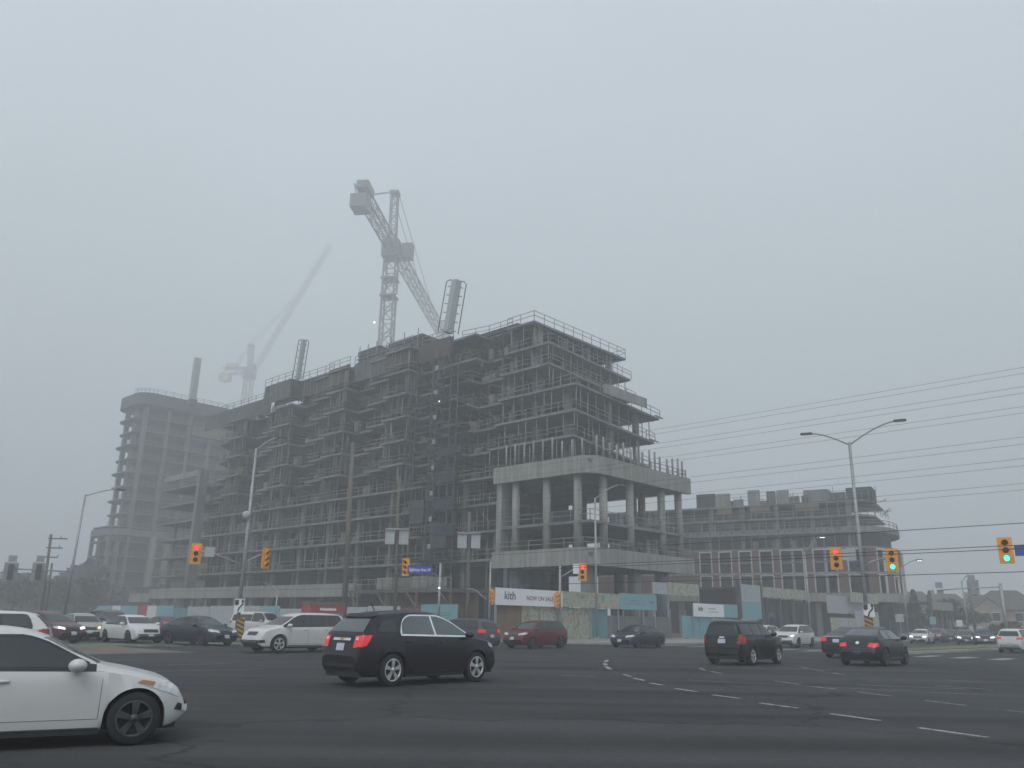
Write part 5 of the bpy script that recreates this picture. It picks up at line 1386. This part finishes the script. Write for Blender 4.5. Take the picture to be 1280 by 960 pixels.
# 3 white crossover heading left
az=R(-137); p=on_ground(347,816); c_loc=offs(p,az,-(4.75/2-.93),.8)
c=Car('suv','white crossover with dark side glass waiting left of the plum-black suv',c_loc,az,PW,1.03,2,'alloy','white_crossover')
c.windows(M['glass'],'trim'); c.mirrors(PW); c.doors('L',M['chrome']); c.front(None,'darkrim'); c.back()
c.pair('F',[(.52,.40),(.84,.42),(.84,.54),(.56,.50)],'fog_lamp',M['trim'])
c.sidequad('L',[(-1.0,.28),(1.0,.28),(1.0,.32),(-1.0,.32)],'sill_trim',M['chrome'],.008)
# 4 boxy black suv
az=R(39); p=on_ground(940,832); c_loc=offs(p,az,2.63/2,-.82)
c=Car('boxy','black box-shaped suv turning in front of the small sale banner',c_loc,az,PGN,1.02,2,'alloy','boxy_suv')
c.windows(M['glass'],'trim'); c.mirrors(PGN); c.doors('R'); c.front()
c.pair('B',[(.70,.80),(.88,.80),(.88,1.14),(.72,1.14)],'tail_light',M['tail'],.01); c.sidequad('LR',[(-2.18,.82),(-2.06,.82),(-2.06,1.14),(-2.16,1.14)],'tail_light',M['tail'],.01)
c.plate('B',.90); c.patch('B',[(-.86,.34),(.86,.34),(.86,.62),(-.86,.62)],'bumper_trim',M['trim'],nx=8,ny=3)
c.patch('B',[(-.10,1.02),(.10,1.02),(.10,1.06),(-.10,1.06)],'emblem',M['chrome'],off=.012,nx=2,ny=1)
for sd in ('LR'): 
    y=.62*(1 if sd=='L' else -1); MB().bar((-1.6,y,1.73),(.1,y,1.72),.05,.04).build('roof_rail',M['alloy'],c.t)
# 5 beetle
az=R(42); p=on_ground(1108,833); c_loc=offs(p,az,2.54/2,-.84)
c=Car('beetle','black beetle-shaped car with red rear lamps in front of the right median pole',c_loc,az,PB,1.0,2,'darkrim','beetle_car',Hs=1.05)
c.windows(M['glass_lit_tint'],'trim'); c.mirrors(PB); c.doors('R')
c.pair('B',[(.42,.72),(.72,.70),(.74,.82),(.48,.88)],'tail_light',M['tail_on'],.012)
c.sidequad('R',[(-2.02,.72),(-1.80,.76),(-1.82,.88),(-1.98,.86)],'tail_light',M['tail_on'],.012)
mb=MB(); h=c.hit('B',0,.86)
if h: 
    rot=h[1].to_track_quat('Z','Y').to_matrix(); vs=[h[0]+h[1]*.02+rot@Vector((.075*math.cos(a*.4488),.075*math.sin(a*.4488),0)) for a in range(14)]
    MB().add(vs,[tuple(range(14))]).build('emblem',M['chrome'],c.t)
c.plate('B',.52,w=.34,h=.13,m=M['darkrim']); c.sidequad('R',[(-.8,.29),(.85,.29),(.85,.34),(-.8,.34)],'sill_trim',M['chrome'],.01); c.front()
c.patch('B',[(-.78,.64),(.78,.64),(.78,.665),(-.78,.665)],'bumper_crease',M['darkrim'],off=.01,nx=10,ny=1)
# 6 black sedan next to it
az=R(44); c_loc=offs(on_ground(1034,822),az,2.2,.6)
c=Car('sedan','black sedan with dark red rear lamps partly hidden by the beetle-shaped car',c_loc,az,PB,1.06,2,'darkrim','black_sedan')
c.windows(M['glass'],'trim'); c.mirrors(PB); c.back(True,.80); c.front()
c.patch('B',[(-.7,.97),(.7,.97),(.7,.985),(-.7,.985)],'chrome_strip',M['chrome'],off=.01,nx=8,ny=1)
# 7 red suv
az=R(-139); c_loc=offs(on_ground(662,811),az,-1.5,.75)
c=Car('suv','dark red suv facing left in front of the sale banner',c_loc,az,PR,.95,2,'darkrim','red_suv')
c.windows(M['glass'],'trim'); c.mirrors(PR); c.doors('L'); c.front('headlamp','darkrim'); c.back()
# 8 navy sedan
az=R(-139); c_loc=offs(on_ground(797,810),az,-1.3,.75)
c=Car('sedan','dark navy sedan with headlights on below the teal banner end',c_loc,az,PNV,1.0,2,'darkrim','navy_sedan')
c.windows(M['glass'],'trim'); c.mirrors(PNV); c.doors('L'); c.front('headlamp'); c.back()
# 9 white suv, and the one behind it
az=R(-140); c_loc=offs(on_ground(976,809),az,-2.0,-.3)
c=Car('suv','white suv with dark grille queueing right of the boxy black suv',c_loc,az,PW,.97,2,'darkrim','white_suv')
c.windows(M['glass'],'trim'); c.mirrors(PW); c.doors('L'); c.front(None); c.back()
c.pair('F',[(.6,.83),(.82,.85),(.80,.90),(.6,.88)],'headlight',M['lamp_on'],.012)
c_loc=c_loc+UU*(-3.4)+VV*(-1.2); c_loc=offs(on_ground(955,806),az,-1.0,-.2)
c=Car('hatch','white hatchback half hidden behind the boxy black suv',c_loc+UU*2.6+VV*4,az,PW,1.0,1,'darkrim','white_hatchback')
c.windows(M['glass'],'trim'); c.mirrors(PW); c.front(); c.back()
# 10 white suv at the right edge, seen from behind
az=R(44); c_loc=offs(on_ground(1262,816),az,2.1,.1)
c=Car('suv','white suv seen from behind at the right edge past the crosswalk',c_loc,az,PW,.95,2,'darkrim','white_suv')
c.windows(M['glass'],'trim'); c.mirrors(PW); c.back(True,.70); c.front(); c.doors('R')
c.patch('B',[(-.75,.34),(.75,.34),(.8,.62),(-.8,.62)],'bumper_trim',M['grey'],nx=8,ny=3)
# 11 far queue on the right
def far_car(kind,px,py,D,az,pm,label,lit=None,scale=1.0,name='queued_car',rearlit=False,group='cars queueing on the cross street'):
    p=at(px,py,D); c=Car(kind,label,(p.x,p.y,0),az,pm,scale,1,'darkrim',name,'car','glass',group)
    c.windows(M['glass'],'trim'); c.mirrors(pm); c.front(None,plate=True); c.back(rearlit)
    P=c.P
    if lit:
        zz=P['belt'][1]-.2; c.pair('F',[(.46,zz-.05),(.78,zz-.02),(.76,zz+.05),(.48,zz+.03)],'headlight',M[lit],.016)
    return c
az=R(-143)
far_car('sedan',1153,800,98,az,PW,'white sedan with headlights on at the head of the far right queue','lamp_on')
far_car('suv',1172,800,108,R(-140),PMR,'maroon suv behind the white sedan in the far right queue',None,.92)
far_car('sedan',1190,800,112,R(-150),PNV,'dark sedan partly behind the maroon suv in the far right queue',None)
far_car('sedan',1208,800,97,R(-152),PG,'dark grey sedan with headlights on in the middle of the far right queue','lamp_on')
far_car('suv',1230,800,92,R(-154),PNV,'dark blue suv with bright headlights left of the white right-edge suv','lamp_on',.95)
p=hp(1206,128); c=Car('van','plain grey delivery van parked behind the far right queue',(p.x,p.y,0),R(-100),PS,.95,1,'darkrim','delivery_van','van'); c.windows(M['glass'],'trim','LR',True,False); c.mirrors(PS); c.front(); c.back()
# 12 left queue, cars coming towards the junction
az=R(131)
far_car('sedan',163,802,53,az,PW,'white sedan in the left queue behind the near white sedan',None,1.05,'queued_car',group='cars queueing on the left street')
far_car('sedan',246,803,50,R(121),PNV,'black-blue sedan nearest the left median',None,1.05,'queued_car',group='cars queueing on the left street')
far_car('sedan',203,800,66,az,PNV,'dark sedan with one bright headlight between the white and black-blue sedans','lamp_on',1.0,group='cars queueing on the left street')
far_car('hatch',99,800,58,R(140),PS,'silver hatchback with warm headlights in the left queue','lamp_warm',1.0,group='cars queueing on the left street')
far_car('suv',133,800,68,az,PG,'tall dark suv behind the silver hatchback in the left queue','lamp_on',1.08,group='cars queueing on the left street')
far_car('hatch',52,800,52,R(112),PMR,'dark maroon hatchback with bright headlight behind the white left-edge hatchback','lamp_on',1.05,group='cars queueing on the left street')
p=at(-34,800,32); c=Car('hatch','white hatchback with red rear lamp at the left edge behind the near sedan',(p.x,p.y,0),R(-114),PW,1.02,2,'darkrim','white_hatchback'); c.windows(M['glass'],'trim'); c.mirrors(PW); c.doors('L'); c.front(); c.back()
p=hp(322,72); c=Car('van','white delivery van with dark side window parked behind the white crossover',(p.x,p.y,0),R(118),PW,.95,1,'darkrim','delivery_van','van'); c.windows(M['glass'],'trim'); c.mirrors(PW); c.front(); c.back()
c.sidequad('LR',[(-2.3,1.25),(0.0,1.25),(0.0,1.78),(-2.3,1.78)],'side_window',M['glass'])
p=at(577,800,48); c=Car('suv','dark grey suv mostly hidden behind the plum-black suv',(p.x,p.y,0),R(-50),PG,.97,1,'darkrim','grey_suv'); c.windows(M['glass'],'trim'); c.mirrors(PG); c.front(); c.back(True)

# ------------------------------------------------------------------ the fog
hz=MB().box(-800,800,-70,800,-1.0,330)
hzm=bpy.data.materials.new('fog'); hzm.use_nodes=True
n_=hzm.node_tree.nodes; n_.remove(n_['Principled BSDF'])
pvn=n_.new('ShaderNodeVolumePrincipled'); pvn.inputs['Color'].default_value=(.965,.98,.99,1); pvn.inputs['Density'].default_value=HAZE; pvn.inputs['Anisotropy'].default_value=.2
hzm.node_tree.links.new(pvn.outputs[0],n_['Material Output'].inputs['Volume'])
tag(hz.build('haze',hzm),'pale grey fog filling the whole view','fog',kind='stuff')
